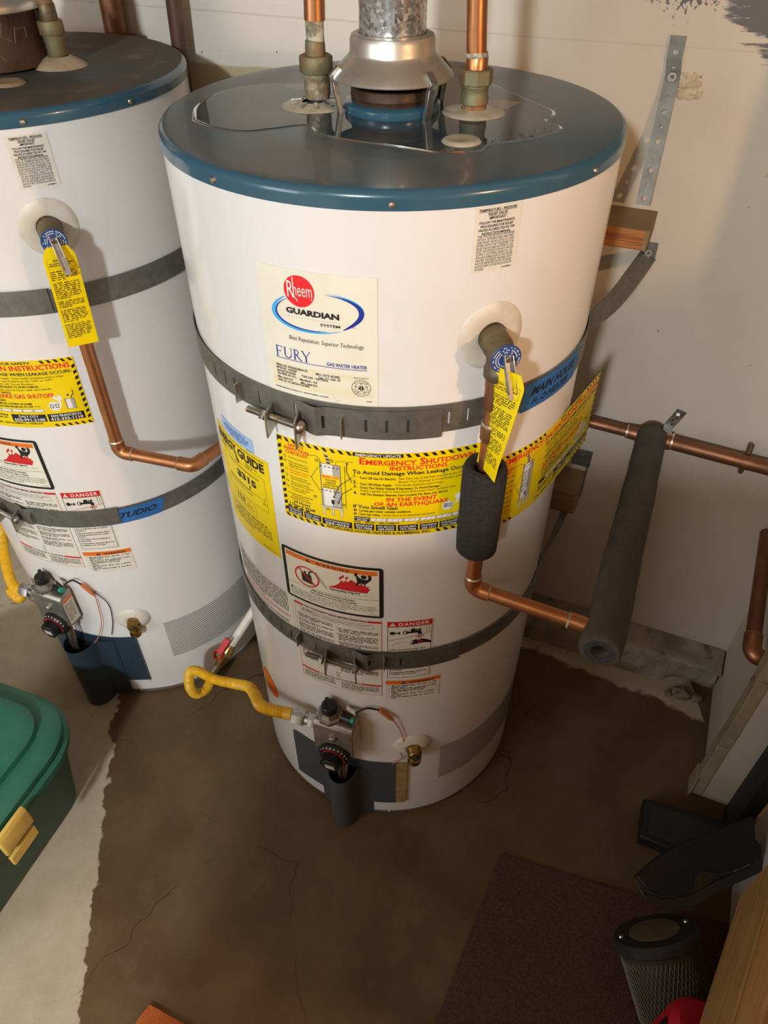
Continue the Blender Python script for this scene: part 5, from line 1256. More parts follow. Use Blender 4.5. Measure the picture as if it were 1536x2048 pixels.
# pipe along the right wall
rp = thing('copper_pipe', 'dark copper pipe with elbow entering the right wall at the picture edge', 'pipe', TN(.692, .10, .43))
A0, A1, A2 = TN(.690, .384, .490), TN(.691, .100, .4300), TN(.725, .098, .4260)
G().tube(fillet([A0, A1, A2], .016, 8), .0143, 22).make('pipe', COPPERD, rp)
du = (A0-A1).normalized(); G().tube(fillet([A1+du*.042, A1, A1+(A2-A1).normalized()*.0335], .018, 9), .0166, 24).make('elbow', M('copper_elbow', (.42, .19, .095), .38, .8, (.30, .13, .065), 16), rp)
G().tube([A1+du*.041, A1+du*.0435], [.0172, .0152], 22).make('solder_ring', SOLDER, rp)
# iron pipes behind the heaters
ip = thing('iron_pipe', 'thick brown pipe with side stub behind the left heater', 'pipe', TN(-.705, .357, 1.0))
G().tube([TN(-.716, .357, 1.00), TN(-.7030, .357, 1.36), TN(-.67, .357, 2.35)], .0208, 24).make('pipe', COPPERD, ip)
sb = TN(-.7055, .357, 1.279)
G().tube([sb+TV*.015, sb+TV*.040], .0095, 16).make('side_stub', COPPERD, ip); G().tube([sb+TV*.037, sb+TV*.050-Z*.002], [.0105, .0125], 18).make('stub_cap', IRON, ip)
ip = thing('iron_pipe', 'thin brown pipe standing in the gap between the two heaters', 'pipe', TN(-.56, .34, .9))
G().tube([TN(-.575, .345, .90), TN(-.563, .345, 1.21), TN(-.556, .345, 1.35), TN(-.52, .345, 2.3)], .0138, 22).make('pipe', IRON, ip)
# shadowed wall plate low between the heaters keeps the view closed; gas shut-off with red lever
sv = thing('gas_shutoff', 'gas shut-off valve with red lever low between the two heaters', 'valve', (-.372, .058, .10))
va, vb = Vector((-.425, .010, .085)), Vector((-.325, .105, .205)); dv = (vb-va).normalized()
G().tube([va, va+dv*.03], .0095, 8).make('flare_nut', BRASSO, sv)
G().tube([va+dv*.03, va+dv*.05, va+dv*.075, va+dv*.09], [.0115, .0150, .0150, .0105], 16).make('valve_body', BRASS, sv)
G().tube([va+dv*.088, vb+dv*.10], .0105, 14).make('white_pipe', PLASTW, sv)
hc = va+dv*.062+Vector((-.010, -.016, .020))
g = G().lathe([(.0095, -.006), (.0105, -.008), (.0120, -.006), (.0120, .007), (.0095, .008)], hc, Vector((-.3, -.6, .75)), 20, closed=True); g.box(hc+dv*.026+Vector((0, -.004, .003)), dv*.020, dv.cross(Vector((-.3, -.6, .75))).normalized()*.0075, Vector((-.3, -.6, .75))*.004)
g.make('red_lever', REDP, sv, bevel=.001)

# ================================================================== corrugated gas hoses
def hose(name, label, pts, base, extra=None):
    path = spline(pts, 26); root = thing(name, label, 'hose', base)
    dist = 0; rs = []; dense = []
    L = [0]
    for a, b in zip(path[:-1], path[1:]): L.append(L[-1]+(b-a).length)
    step = .0011; n = int(L[-1]/step); j = 0
    for i in range(n+1):
        s_ = L[-1]*i/n
        while j < len(L)-2 and L[j+1] < s_: j += 1
        t = (s_-L[j])/(L[j+1]-L[j]+1e-9); dense.append(path[j].lerp(path[j+1], t))
        edge = min(s_, L[-1]-s_); rs.append(.0118 if edge < .018 else .0108+.0011*sin(2*pi*s_/.0046))
    G().tube(dense, rs, 14).make('hose', YHOSE, root)
    return root
hose('gas_hose', 'yellow corrugated gas hose curling from the middle heater valve to the floor',
     [HOSE1, Vector((-.240, -.235, .338)), Vector((-.268, -.180, .292)), Vector((-.300, -.112, .220)), Vector((-.345, -.075, .178)), Vector((-.392, -.060, .172)), Vector((-.430, -.045, .180)), Vector((-.452, -.036, .162)), Vector((-.462, -.036, .118)), Vector((-.463, -.030, .078)), Vector((-.458, -.018, .050)), Vector((-.440, -.006, .050)), Vector((-.428, .006, .072)), va], (-.35, -.08, 0))
hose('gas_hose', 'yellow corrugated gas hose looping off the left edge to the left heater valve',
     [HOSE2, HOSE2+Vector((-.030, .004, -.012)), Vector((-.802, .030, .340)), Vector((-.838, .075, .360)), Vector((-.868, .150, .40)), Vector((-.885, .215, .395)), Vector((-.880, .245, .36)), Vector((-.890, .32, .30)), Vector((-.93, .42, .25))], (-.84, .1, 0))

# ================================================================== earthquake straps
def strap(o, name, label, z0, z1, slots, dark_slots, a0, a1, plate, ears, bolt, tabs, tail=None, mat=STRAPM):
    root = thing(name, label, 'strap', (o[0], o[1], z0)); R0 = RB+.0018
    def band(s0, s1, R, za, zb, holes, nm, th=.0014):
        us = set([s0, s1]); a = s0
        while a < s1: us.add(round(a, 3)); a += 2.0
        hs = []
        for h in holes:
            if s0+.5 < h < s1-.5: us.update([round(h-.33, 3), round(h+.33, 3)]); hs.append(h)
        us = sorted(u for u in us if not any(abs(u-h) < .32 for h in hs))
        vs = [za, za+(zb-za)*.26, za+(zb-za)*.72, zb]; skip = []
        for i in range(len(us)-1):
            m = (us[i]+us[i+1])/2
            if any(abs(m-h) < .34 for h in hs): skip.append((i, 1))
        g = G().sheet(lambda u, v, off: cp(o, u, R+off, v), us, vs, th, skip)
        return g.make(nm, mat, root, smooth=30)
    band(a0, a1, R0, z0, z1, slots, 'band')
    if plate:
        p0, p1, dz = plate
        us = [p0-4.5, p0-4.4, p0, p0+1.5]+[p0+1.5+(p1-p0-1.5)*i/14 for i in range(1, 15)]
        hs = [h for h in dark_slots if p0+2 < h < p1-.6]
        for h in hs: us += [h-.36, h+.36]
        us = sorted(u for u in us if not any(abs(u-h) < .35 for h in hs))
        def pf(u, v, off):
            lift = .0022 if u > p0 else .0022+(-.0035)*min(1, (p0-u)/4.5)
            lift += .0065*math.exp(-((u-p0-1.2)/2.2)**2) if u > p0-4.5 else 0
            return cp(o, u, R0+lift+off, v)
        vs = [z0+dz, z0+dz+.011, z0+dz+.029, z1+dz+.001]
        skip = [(i, 1) for i in range(len(us)-1) if any(abs((us[i]+us[i+1])/2-h) < .37 for h in hs)]
        G().sheet(pf, us, vs, .0016, skip).make('clamp_plate', mat, root, smooth=30)
        for h in hs: G().box(cp(o, h, R0+.0018, (z0+z1)/2+dz), tgt(h)*.0017, nrm(h)*.0003, Z*.009).make('slot', SLOT, root, smooth=0)
    for (ph, zc_, hgt) in ears:
        n_, t_ = nrm(ph), tgt(ph); c0 = cp(o, ph, R0, zc_)
        g = G().box(c0+n_*.0135+t_*.002-Z*.002, (n_*.95+t_*.30)*.0150, (t_*.95-n_*.30)*.0013, Z*hgt)
        g.make('ear', STEEL, root, bevel=.0008)
    if bolt:
        b0, b1, zb = bolt
        A, B = cp(o, b0, R0+.016, zb), cp(o, b1, R0+.016, zb-.0005); d = (B-A).normalized(); n = int((B-A).length/.0008)
        G().tube([A+(B-A)*i/n for i in range(n+1)], [.0040+(.00045 if i % 2 else -.00035) for i in range(n+1)], 12).make('bolt', STEEL, root)
        G().lathe([(0, .0075), (.0045, .0068), (.0078, .0040), (.0088, 0), (.004, 0)], B, d, 24).make('bolt_head', STEEL, root)
        e = cp(o, ears[0][0], R0+.0155, zb); G().hexnut(e-d*.0085, d, .0082, .0062, 4 if o is O1 and z0 > 1 else 6).make('nut', STEEL, root)
    for (ph, zc_) in tabs:
        n_, t_ = nrm(ph), tgt(ph); c0 = cp(o, ph, R0, zc_)
        G().box(c0+n_*.006, n_*.007, t_*.0009, Z*.014).make('tab', STEEL, root, bevel=.0006)
    if tail:
        pts, w = tail; g = G(); pts = spline(pts, 8); m = len(pts)
        def tf(u, v, off):
            i = int(round(u)); p = pts[i]; d = (pts[min(i+1, m-1)]-pts[max(i-1, 0)]).normalized()
            up0 = Z-d*Z.dot(d); up0.normalize(); sd = d.cross(up0); tw = radians(-70)*(i/(m-1))
            up = up0*cos(tw)+sd*sin(tw); nn = d.cross(up)
            return p+up*(v*w)+nn*off
        g.sheet(tf, list(range(m)), [-.5, .5], .0012); g.make('tail', STRAPD, root, smooth=50)
        e = pts[-1]; G().box(e+NV*.002+Z*.006, TV*.012, NV*.001, Z*.016).make('wall_tab', STRAPD, root); G().hexnut(e+Z*.006-NV*.001, -NV, .0070, .005).make('wall_bolt', STEEL, root)
    return root
strap(O1, 'earthquake_strap', 'grey slotted steel strap with long bolt clamp across the middle heater, upper of two', 1.0190, 1.0590,
      [-63, -54.3, -48.7, -44.5, -35.1, -24.1, 14.2, 19.1, 9.6], [-16.3, -5.9, -.9, 4.2], -112, 108, (-19.5, 12.5, -.0055),
      [(-30.6, 1.0235, .0185), (-22.9, 1.0215, .0205)], (-36.8, -21.6, 1.0262), [(-41.5, 1.036), (-11.6, 1.030)],
      ([cp(O1, 82, RB+.003, 1.040), TN(.300, .17, 1.034), TN(.322, .378, 1.024)], .030))
strap(O1, 'earthquake_strap', 'grey slotted steel strap below the orange warning sticker on the middle heater, lower of two', .5410, .5810,
      [-56, -51, -46, -40.2, -35.6, -25.3, -14.4, 8.8, 13.8, 18.7], [-6.4, 3.7], -112, 108, (-8.5, 24, -.003),
      [(-21.0, .5470, .0180), (-11.3, .5440, .0190)], (-27.6, -11.0, .5500), [(-31.4, .566), (-1.6, .560)],
      ([cp(O1, 78, RB+.003, .562), TN(.285, .20, .510), TN(.284, .378, .446)], .016), STRAPM)
strap(O2, 'earthquake_strap', 'plain steel strap behind the yellow hanging tag on the left heater', 1.0150, 1.0530, [7.8, 13.0], [], -60, 112, (-14, 19, .002), [], None, [], None, STRAPM)
strap(O2, 'earthquake_strap', 'steel strap carrying blue tape on the left heater', .5690, .6080, [-30, -9.5, -4, .9], [], -112, 112, (-19, 18, .003),
      [(-31.5, .582, .0180), (-22.5, .580, .0185)], (-38, -22.0, .5830), [(-15.2, .590)], None, STRAPM)

# ================================================================== tape, tags
def tape(o, name, label, ph0, ph1, zlo, zhi, slant, words):
    W = radians(ph1-ph0)*RB; R0 = RB+.0034
    fn = lambda u, v, off: cp(o, ph0+math.degrees(u/RB)+slant*(v/(zhi-zlo)), R0+off, zhi-v)
    root = thing(name, label, 'tape', cp(o, (ph0+ph1)/2, R0, zlo)); lb = Label(fn)
    g = G(); nu = 26; rr = random.Random(len(label)); j0 = [rr.uniform(-.0018, .0018) for _ in range(9)]; j1 = [rr.uniform(-.0012, .0012) for _ in range(9)]
    vs = [(zhi-zlo)*i/8 for i in range(9)][::-1]
    def tf(u, v, off):
        i = int(round(v/(zhi-zlo)*8)); uu = u
        if u == 0: uu += j0[i]
        if u == 1: uu = 1; return fn(W+j1[i], v, off)
        return fn(uu*W if u > 0 else j0[i], v, off)
    g.sheet(tf, [i/nu for i in range(nu+1)], vs, .0003); p = g.make('strip', TAPE, root)
    for (t, u, v, h, w) in words: lb.text(t, u, v, h, 'black', 1, 1, w=w, shear=.18)
    for k, gg in lb.ink.items(): gg.make('handwriting', INK['black'], p, smooth=0, kind='stuff')
tape(O1, 'masking_tape', 'blue tape reading MAIN HOUSE H2O HEATER on the middle heater strap', 36.2, 61.5, 1.0155, 1.0560, -1.6,
     [('MAIN HOUSE', .012, .0195, .0120, .098), ('H', .018, .0340, .0095, .0085), ('2', .0275, .0355, .0055, .0045), ('O HEATER', .034, .0340, .0095, .064)])
tape(O2, 'masking_tape', 'blue tape reading STUDIO on the left heater strap', 12.9, 36.0, .5685, .6040, -2.2, [('STUDIO', .018, .0225, .0125, .082)])

def paper_tag(name, label, fn, W, L, rows, seed, base):
    root = thing(name, label, 'tag', base); lb = Label(fn, step=.05); g = G()
    n = 26; us = [0, .08, .16, .3, .5, .7, .84, .92, 1.0]
    def tf(u, v, off):
        # cut corners at the top
        ww = 1 if v > .014 else .62+.38*max(0, v/.014); x = W*(.5+(u-.5)*ww); return fn(x, v, off-.00035)
    g.sheet(tf, us, [L*i/n for i in range(n+1)][::-1], .0006); p = g.make('paper', YELLOW, root, smooth=40)
    lb.rect(.004, .016, W-.004, .0163, 'black', 0); lb.rect(.004, .031, W-.004, .0313, 'black', 0); lb.rect(.004, .016, .0043, .031, 'black', 0); lb.rect(W-.0043, .016, W-.004, .031, 'black', 0)
    lb.text('READ THIS TAG', W/2, .0205, .0026, 'black', 0, 1, 'C', w=W*.45); lb.greek(.006, .0245, W-.006, .0029, 2, .0022, 'black', 0, seed=seed, last=.9)
    v = .036; k = 0
    while v < L-.012:
        m = (5, 9, 4, 7, 11, 3)[k % 6]; m = min(m, int((L-.010-v)/.0030)); 
        if m < 1: break
        lb.greek(.004, v, W-.004, .0030, m, .0021, 'black', 0, seed=seed+k+1); v += m*.0030+.0022; k += 1
    for kk, gg in lb.ink.items(): gg.make('fine_print', INK['black'], p, smooth=0, kind='stuff')
# left tag hangs flat in front of the pipe
tipL = VP2+nrm(26)*.006
def lt(u, v, off):
    base = Vector((O2[0], O2[1], 0)); x = tgt(25); n_ = nrm(25)
    a = (u-.0225); s_ = v/.155
    return cp(O2, 25.3, RB+.053-.004*s_+off+.0012*sin(s_*7), 1.134-v)+x*(a-.004*s_)+n_*(-1.2*a*a)
paper_tag('paper_tag', 'long yellow printed tag hanging flat from the left heater relief valve', lt, .045, .155, 6, 100, cp(O2, 25, RB+.04, .98))
# main tag is twisted and seen almost edge on
def mt_(u, v, off):
    s_ = v/.150; a = u-.0225; tw = radians(-60-29*min(1, s_*1.2)); x = tgt(22); n_ = nrm(22)
    c = cp(O1, 23.2+.2*s_, RB+.056-.014*s_, 1.1260-v)+x*(-.004-.008*s_)
    return c+(x*cos(tw)-n_*sin(tw))*a+(n_*cos(tw)+x*sin(tw))*off
paper_tag('paper_tag', 'yellow printed tag twisted edge-on beside the middle heater discharge pipe', mt_, .045, .150, 6, 200, cp(O1, 23, RB+.04, .98))

# ================================================================== things on the back wall
ps = thing('perforated_strap', 'grey perforated metal strap bolted upright on the back wall', 'strap', TN(.290, .38, 1.119))
pts = [(1.343, .383, .2890), (1.315, .382, .2900), (1.292, .3825, .2935), (1.26, .379, .2935), (1.215, .371, .2945), (1.17, .358, .2950), (1.119, .340, .2960)]
zs = [1.119+(1.343-1.119)*i/56 for i in range(57)]
def psf(u, v, off):
    z = v
    for (za, na, ta), (zb, nb, tb) in zip(pts[:-1], pts[1:]):
        if zb-1e-6 <= z <= za+1e-6:
            t = (za-z)/(za-zb); n_ = na+(nb-na)*t; tt = ta+(tb-ta)*t; break
    return TN(tt+u, n_-off, z)
# the strap is a grid with real holes, alternately large and small
us = [-.0110, -.0034, -.0024, 0, .0024, .0034, .0110]; skip = []; z = 1.128; k = 0
hz = []
while z < 1.325:
    if not 1.283 < z < 1.302: hz.append((z, .0040 if k % 2 == 0 else .0024))
    z += .0195; k += 1
g = G(); half = .0110; edges_ = [1.119]
def cell(z0, z1, hole=None):
    n = 16; th = .0011
    if hole is None:
        zz = [z0+(z1-z0)*i/4 for i in range(5)]; g.sheet(lambda u, v, off: psf(u, v, off), [-half, half], zz, th); return
    zc_, r = hole; ring = []; rect = []
    for i in range(n):
        q = 2*pi*i/n; ring.append((r*cos(q), zc_+r*sin(q)))
        k = min(half/max(abs(cos(q)), 1e-6), ((z1-z0)/2)/max(abs(sin(q)), 1e-6)); rect.append((k*cos(q), (z0+z1)/2+k*sin(q)))
    cor = {2: (half, z1), 6: (-half, z1), 10: (-half, z0), 14: (half, z0)}
    for i_, c_ in cor.items(): rect[i_] = c_
    b = len(g.v)
    for k in (0, th):
        g.v += [Vector(psf(u, v, k)) for u, v in ring]+[Vector(psf(u, v, k)) for u, v in rect]
    for i in range(n):
        j = (i+1) % n
        g.f += [(b+2*n+i, b+3*n+i, b+3*n+j, b+2*n+j), (b+i, b+j, b+n+j, b+n+i), (b+i, b+2*n+i, b+2*n+j, b+j), (b+n+i, b+n+j, b+3*n+j, b+3*n+i)]
last = 1.119
for (z, r) in hz:
    cell(last, z-.0062) if z-.0062 > last+.0005 else None
    cell(max(last, z-.0062), z+.0062, (z, r)); last = z+.0062
cell(last, 1.343)
g.make('strip', STRAPD, ps, smooth=30)
G().hexnut(TN(.2935, .3805, 1.292), -NV, .0075, .006).make('bolt', STEEL, ps)
for i, (tL, z) in enumerate(((.316, 1.283),)):
    g = G(); rr = random.Random(9)
    for k in range(26):
        g.lathe([(0, .0045*rr.uniform(.3, 1)), (.004*rr.uniform(.6, 1.1), .0028), (.0075*rr.uniform(.7, 1.4), -.0004)], TN(tL+rr.uniform(-.010, .020), .386, z+rr.uniform(-.014, .010)), -NV, 7)
    w = g.make('spackle_lump', M('spackle', (.52, .44, .32), .9, 0, (.42, .34, .22), 80, bump=.5, bscale=200), base=TN(tL, .386, z), smooth=60)
    tag(w, 'crusty cream filler lump around a screw hole beside the perforated strap', 'filler')

# wood blocks
def block(name, label, t0, t1, n0, n1, z0, z1, mt, mf):
    root = thing(name, label, 'wood block', TN((t0+t1)/2, (n0+n1)/2, z0))
    G().box(TN((t0+t1)/2, (n0+n1)/2, (z0+z1)/2), TV*(t1-t0)/2, NV*(n1-n0)/2, Z*(z1-z0)/2).make('block', mt, root, bevel=.001)
    g = G().box(TN((t0+t1)/2-.003, n0-.0002, (z0+z1)/2), TV*((t1-t0)/2-.004), NV*.0004, Z*(z1-z0)/2*.97); g.make('sawn_face', mf, root, smooth=0, label='reddish ribbed end grain')
    return root
b1 = block('wood_block', 'small wood block with reddish ribbed face, at the back wall under the perforated strap', .150, .3200, .2920, .3855, 1.0645, 1.0965, FIRTOP, FIREND)
b2 = block('wood_block', 'small dull wood block low on the wall behind the peeling yellow sticker', .150, .3060, .3000, .3855, .4750, .5320, FIRTOP, M('fir_dull', (.24, .13, .055), .75, 0, (.18, .09, .035), 8, stretch=(2, 2, 30)))
g = G().sheet(lambda u, v, off: TN(.270+u, .384-off-.0, .545+v), [0, .012, .026, .040], [0, .015, .032, .042], .0012); g.make('steel_plate', STRAPD, b2)
g = G().box(TN(.306, .372, .515), TV*.0012, NV*.009, Z*.040); g.make('steel_plate', STRAPD, b2)
G().hexnut(TN(.290, .3825, .572), -NV, .0065, .004).make('bolt', STEEL, b2)
# scraps of tan tape at the right edge of the back wall
g = G().prism([(.462, 1.168), (.492, 1.170), (.494, 1.232), (.474, 1.228), (.476, 1.196), (.466, 1.186)], NV*.3858, TV, Z, -NV*.0006)
tag(g.make('tape_scrap', M('tape_tan', (.52, .37, .17), .55), base=TN(.48, .385, 1.17), smooth=0), 'torn tan tape scrap on the back wall at the right picture edge', 'tape')

# ================================================================== floor things on the left
# storage tote
tc_ = Vector((-.6065, -.1930, 0)); e1 = Vector((-.325, -.946, 0)).normalized(); e2 = Vector((-.946, .325, 0)).normalized()
def rrect(L1, L2, r, inset, n=8):
    pts = []
    for (cx, cy, q0) in ((L1-r, r, -90), (L1-r, L2-r, 0), (r, L2-r, 90), (r, r, 180)):
        for i in range(n+1):
            q = radians(q0+90*i/n); pts.append((cx+(r-inset)*cos(q), cy+(r-inset)*sin(q)))
    return pts
def loft(levels, L1, L2, r, capt=True):
    g = G(); m_ = None
    for (inset, z) in levels:
        ring = rrect(L1, L2, max(r, inset+.004), inset); m_ = len(ring)
        for a, b in ring: g.v.append(tc_+e1*a+e2*b+Z*z)
    for i in range(len(levels)-1):
        for j in range(m_): g.f.append((i*m_+j, (i+1)*m_+j, (i+1)*m_+(j+1) % m_, i*m_+(j+1) % m_)[::-1])
    g.f.append(tuple((len(levels)-1)*m_+j for j in range(m_))); g.f.append(tuple(reversed(range(m_)))); return g
tb = thing('storage_tote', 'green plastic storage tote with yellow latch at the lower left edge', 'storage box', (-.80, -.40, 0))
loft([(.054, .001), (.050, .006), (.016, .212), (.012, .216)], .52, .46, .115).make('body', GREEND, tb)
loft([(.004, .214), (.000, .218), (.000, .232), (.006, .238), (.012, .2385), (.0125, .241), (.007, .244), (.007, .256), (.020, .268), (.040, .272), (.046, .273), (.048, .286), (.058, .292), (.080, .293)], .52, .46, .12).make('lid', GREEN, tb)
lc = tc_+e1*.245-e2*.002
g = G().prism([(0, 0), (.008, .002), (.012, .010), (.012, .052), (.006, .062), (0, .062)], lc+Z*.196-e1*.035, -e2, Z, e1*.07); g.make('latch', LATCH, tb, bevel=.003)
g = G().box(lc-e2*.0-Z*.0+Z*.165, e1*.033, e2*.004, Z*.014); g.make('latch_base', LATCH, tb, bevel=.002)

# mats
def mat_(name, label, A, d1, l1, d2, l2, m, th, sub):
    d1 = Vector((*d1, 0)).normalized(); d2 = Vector((*d2, 0)).normalized(); A = Vector((*A, 0))
    poly = [(0, 0), (l1, 0), (l1, l2), (0, l2)]
    g = G(); N1 = 28
    g.sheet(lambda u, v, off: A+d1*(l1*u)+d2*(l2*v)+Z*(.0008+off+(.0006*sin(u*40)+.0005*sin(v*31))*(off > 0)), [i/N1 for i in range(N1+1)], [1-i/N1 for i in range(N1+1)], th)
    tag(g.make(name, m, base=A, smooth=50), label, 'mat')
mat_('floor_mat', 'dark maroon ribbed floor mat on the concrete', (.232, -.368), (.957, -.29), .62, (-.444, -.896), .80, MATM, .005, 1)
mat_('floor_mat', 'corner of a rust orange mat at the bottom edge', (-.429, -.641), (.92, -.39), .40, (-.55, -.835), .40, MATO, .007, 1)

# ================================================================== clutter at the lower right
# black tray
tr = thing('plastic_tray', 'flat black plastic tray lying on the floor near the right wall', 'tray', TN(.70, -.08, 0))
g = G(); o_ = [(.607, -.030), (.782, -.012), (.782, -.118), (.715, -.121), (.612, -.117)]; 
g.prism([(t, n) for t, n in o_], (0, 0, .001), TV, NV, Z*.034); g.make('base', BLACKP, tr, bevel=.004)
g = G().prism([(.622, -.040), (.775, -.025), (.775, -.106), (.715, -.109), (.626, -.106)], Z*.0352, TV, NV, Z*.0008); g.make('top_panel', DARKP, tr, smooth=0)
# black scoop with a finger hole
sc = thing('black_scoop', 'black plastic scoop with a half-round grip hole leaning behind the mesh canister', 'scoop', (.55, -.46, .0))
pl = [(1277, 1768), (1318, 1753), (1370, 1729), (1448, 1705), (1517, 1680), (1510, 1712), (1495, 1753), (1460, 1766), (1422, 1771), (1412, 1764), (1396, 1760), (1380, 1764), (1372, 1776), (1371, 1789), (1340, 1797), (1318, 1800), (1295, 1792)]
# the same outline on the scoop's own tilted plane (metres along and across it)
O_ = Vector((.440, -.484, .200)); EX = Vector((.880, .300, .110)).normalized(); EY = (Vector((-.25, .80, .30))-EX*Vector((-.25, .80, .30)).dot(EX)).normalized()
sp_ = [(.000, .000), (.040, .012), (.096, .020), (.175, .016), (.250, .016), (.236, -.014), (.210, -.050), (.178, -.052), (.140, -.046), (.128, -.036), (.112, -.032), (.098, -.036), (.088, -.048), (.082, -.058), (.052, -.052), (.030, -.046), (.008, -.026)]
nz = EX.cross(EY)
G().prism(sp_, O_, EX, EY, nz*-.016).make('blade', BLACKR, sc, bevel=.002)
lip = [(.000, -.010), (.010, -.030), (.034, -.050), (.086, -.062), (.140, -.056), (.212, -.056), (.240, -.020), (.246, -.034), (.220, -.072), (.140, -.074), (.080, -.080), (.030, -.066), (.002, -.040)]
G().prism(lip, O_-nz*.020, EX, EY, nz*-.010).make('lip', DARKP, sc, bevel=.002)
G().tube([O_+EX*.16-nz*.03-EY*.04, O_+EX*.19-nz*.10-EY*.03, O_+EX*.20-nz*.175-EY*.03], [.020, .022, .020], 14).make('handle', DARKP, sc)
# mesh canister with oval lid
C1 = Vector((.474, -.562, .125)); C2 = Vector((.505, -.668, .048)); d = (C1-C2).normalized()
fc_ = thing('mesh_canister', 'dark mesh-sided canister with oval grey lid panel beside the wooden crate', 'canister', (.49, -.70, 0))
G().lathe([(0, 0), (.060, 0), (.064, .006), (.0665, .10), (.0690, .125), (.0715, .136)], C2, d, 48).make('body', M('mesh_dark', (.045, .036, .026), .6, .3), fc_)
g = G(); nb = 58; xx = d.cross(Z).normalized(); yy = xx.cross(d)
for i in range(nb):
    for s_ in (1, -1):
        pts = []
        for k in range(7):
            q = 2*pi*(i+s_*k*.9)/nb; h = .012+.112*k/6; r = .0648+.0032*h/.12; pts.append(C2+d*h+(xx*cos(q)+yy*sin(q))*r)
        g.tube(pts, .0007, 4, cap=False)
w = g.make('mesh', M('mesh_wire', (.13, .105, .07), .5, .5), fc_, smooth=0); w['kind'] = 'stuff'
G().lathe([(.0700, .128), (.0745, .132), (.0755, .142), (.0700, .149), (.0460, .150), (.0450, .148), (0, .148)], C2, d, 48).make('lid', DARKP, fc_)
G().lathe([(.0455, .1482), (.0440, .1505), (0, .1510)], C2, d, 40).make('lid_panel', M('lid_panel', (.15, .125, .085), .7, 0, (.12, .10, .065), 40), fc_)
for q in (8, 195):
    e = xx*cos(radians(q))+yy*sin(radians(q)); G().lathe([(0, .004), (.0040, .003), (.0048, 0)], C2+d*.149+e*.0590, d, 14).make('rivet', GALV, fc_)
G().tube([C2+d*.02, C2-d*.05, C2-d*.05-Z*.06], [.05, .052, .050], 24).make('foot', M('foot_cream', (.34, .29, .20), .6), fc_)
# crimson can with a black printed band
rc = thing('red_can', 'crimson can with black and gold band poking up at the bottom edge by the crate', 'can', (.46, -.76, 0))
R1, R2 = Vector((.448, -.735, .105)), Vector((.500, -.700, .205)); dr = (R2-R1).normalized()
R1 = Vector((.448, -.748, .105)); ax_ = Vector((.30, .22, .93)).normalized()
G().lathe([(0, 0), (.056, 0), (.058, .004), (.058, .105), (.055, .118), (.045, .128), (0, .130)], R1, ax_, 40).make('body', CRIMSON, rc)
xx = ax_.cross(Z).normalized(); yy = ax_.cross(xx)
av = atan2(Vector((-.72, .10, .5)).dot(yy), Vector((-.72, .10, .5)).dot(xx)); am = math.degrees(av)
g = G().sheet(lambda u, v, off: R1+ax_*v+(xx*cos(u)+yy*sin(u))*(.0583+off), [radians(am-24+6*i) for i in range(9)], [.02, .05, .08, .112], .0004); g.make('band', BLACKP, rc)
g = G()
for k in range(3):
    for j in range(7): g.tube([R1+ax_*(.03+.010*j)+(xx*cos(radians(am-14+14*k))+yy*sin(radians(am-14+14*k)))*.0590, R1+ax_*(.036+.010*j)+(xx*cos(radians(am-10+14*k))+yy*sin(radians(am-10+14*k)))*.0590], .0009, 5)
g.make('band_print', GOLD, rc)
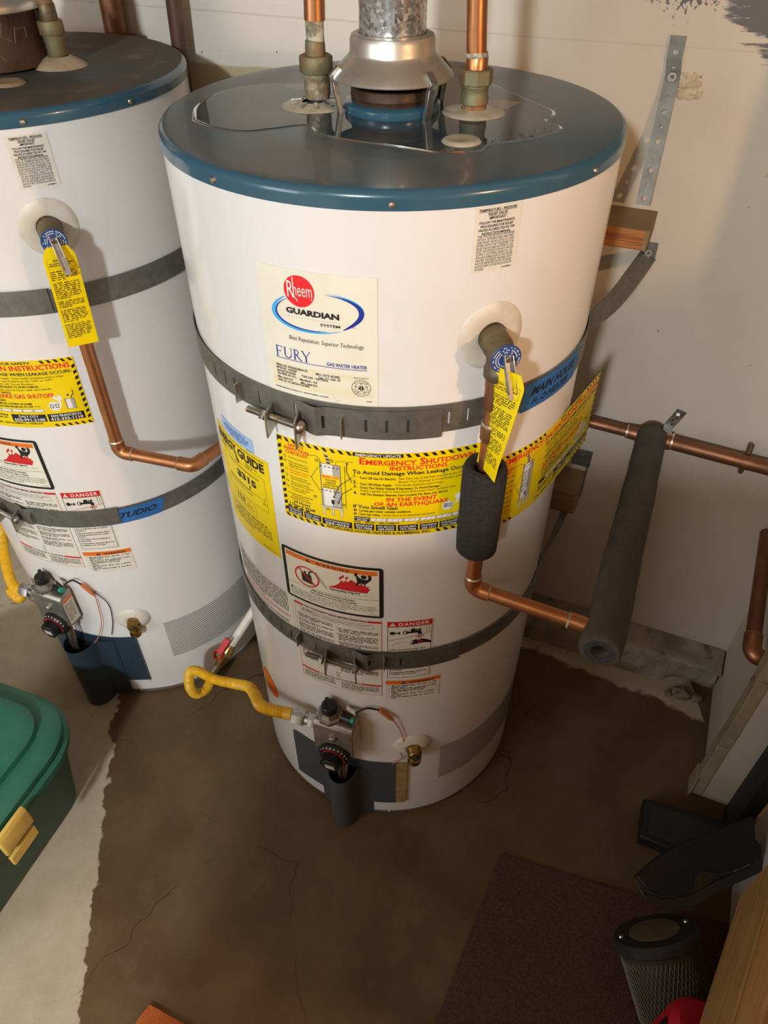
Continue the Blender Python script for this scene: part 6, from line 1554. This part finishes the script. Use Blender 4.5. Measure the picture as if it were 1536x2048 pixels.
# wooden crate side
wc = thing('wooden_crate', 'pale pine crate cutting across the lower right corner', 'crate', (.58, -.66, 0))
Wa, Wb = Vector((.469, -.710, 0)), Vector((.590, -.533, 0)); ed = (Wb-Wa).normalized(); on = Vector((ed.y, -ed.x, 0))
Wa = Wb-ed*.62
def plank(z0, z1, off, mt, th=.019, l0=0, l1=0): 
    a, b = Wa+ed*l0, Wb-ed*l1
    return G().box((a+b)/2+on*(th+off)+Z*(z0+z1)/2, (b-a)/2, on*th, Z*(z1-z0)/2).make('plank', mt, wc, bevel=.0025)
plank(.250, .445, 0, PINE)
plank(.447, .560, .004, PINEO)
mid = (Wa+Wb)/2
G().box(Wb+on*.20-ed*.019+Z*.405, on*.16, ed*.019, Z*.155).make('end_board', PINEO, wc, bevel=.0025)
G().box(Wa+on*.20+ed*.019+Z*.405, on*.16, ed*.019, Z*.155).make('end_board', PINEO, wc, bevel=.0025)
G().box(mid+on*.20+Z*.566, (Wb-Wa)/2, on*.19, Z*.006).make('top_board', PINEO, wc, bevel=.002)
for (l, o2) in ((.03, .07), (.03, .33), (.59, .07), (.59, .33)): G().box(Wb-ed*l+on*o2+Z*.125, ed*.022, on*.022, Z*.125).make('leg', PINE, wc, bevel=.002)
# white cabinet with black edge
wh = thing('white_cabinet', 'white cabinet side with a black vertical edge at the right of the picture', 'cabinet', TN(.84, -.12, 0))
G().box(TN(.788, -.008, .55), TV*.0135, NV*.039, Z*.549).make('edge_strip', BLACKR, wh, bevel=.002)
G().box(TN(.850, -.150, .55), TV*.048, NV*.098, Z*.549).make('side_panel', WHITEPANEL, wh, bevel=.003)
# rubble at the footing corner
rr = random.Random(12)
for i, (t, n, r, lab) in enumerate(((.655, .292, .019, 'largest crumbled concrete lump at the broken footing corner'), (.628, .285, .009, 'small concrete crumb left of the broken lump'), (.690, .296, .012, 'concrete crumb wedged against the right wall'))):
    g = G(); nb = 12
    for a in range(7):
        for b in range(nb):
            th_, ph_ = pi*a/6, 2*pi*b/nb; q = r*(1+rr.uniform(-.22, .22)); g.v.append(TN(t, n, r*.62)+Vector((q*1.25*sin(th_)*cos(ph_), q*sin(th_)*sin(ph_), q*.75*cos(th_))))
    for a in range(6):
        for b in range(nb): g.f.append((a*nb+b, (a+1)*nb+b, (a+1)*nb+(b+1) % nb, a*nb+(b+1) % nb))
    tag(g.make('concrete_chunk', M('rubble', (.24, .18, .115), .95, 0, (.12, .085, .05), 60, bump=.8, bscale=150), base=TN(t, n, 0), smooth=25), lab, 'rubble')

for o_ in bpy.data.objects:
    if '_b' in o_: del o_['_b']
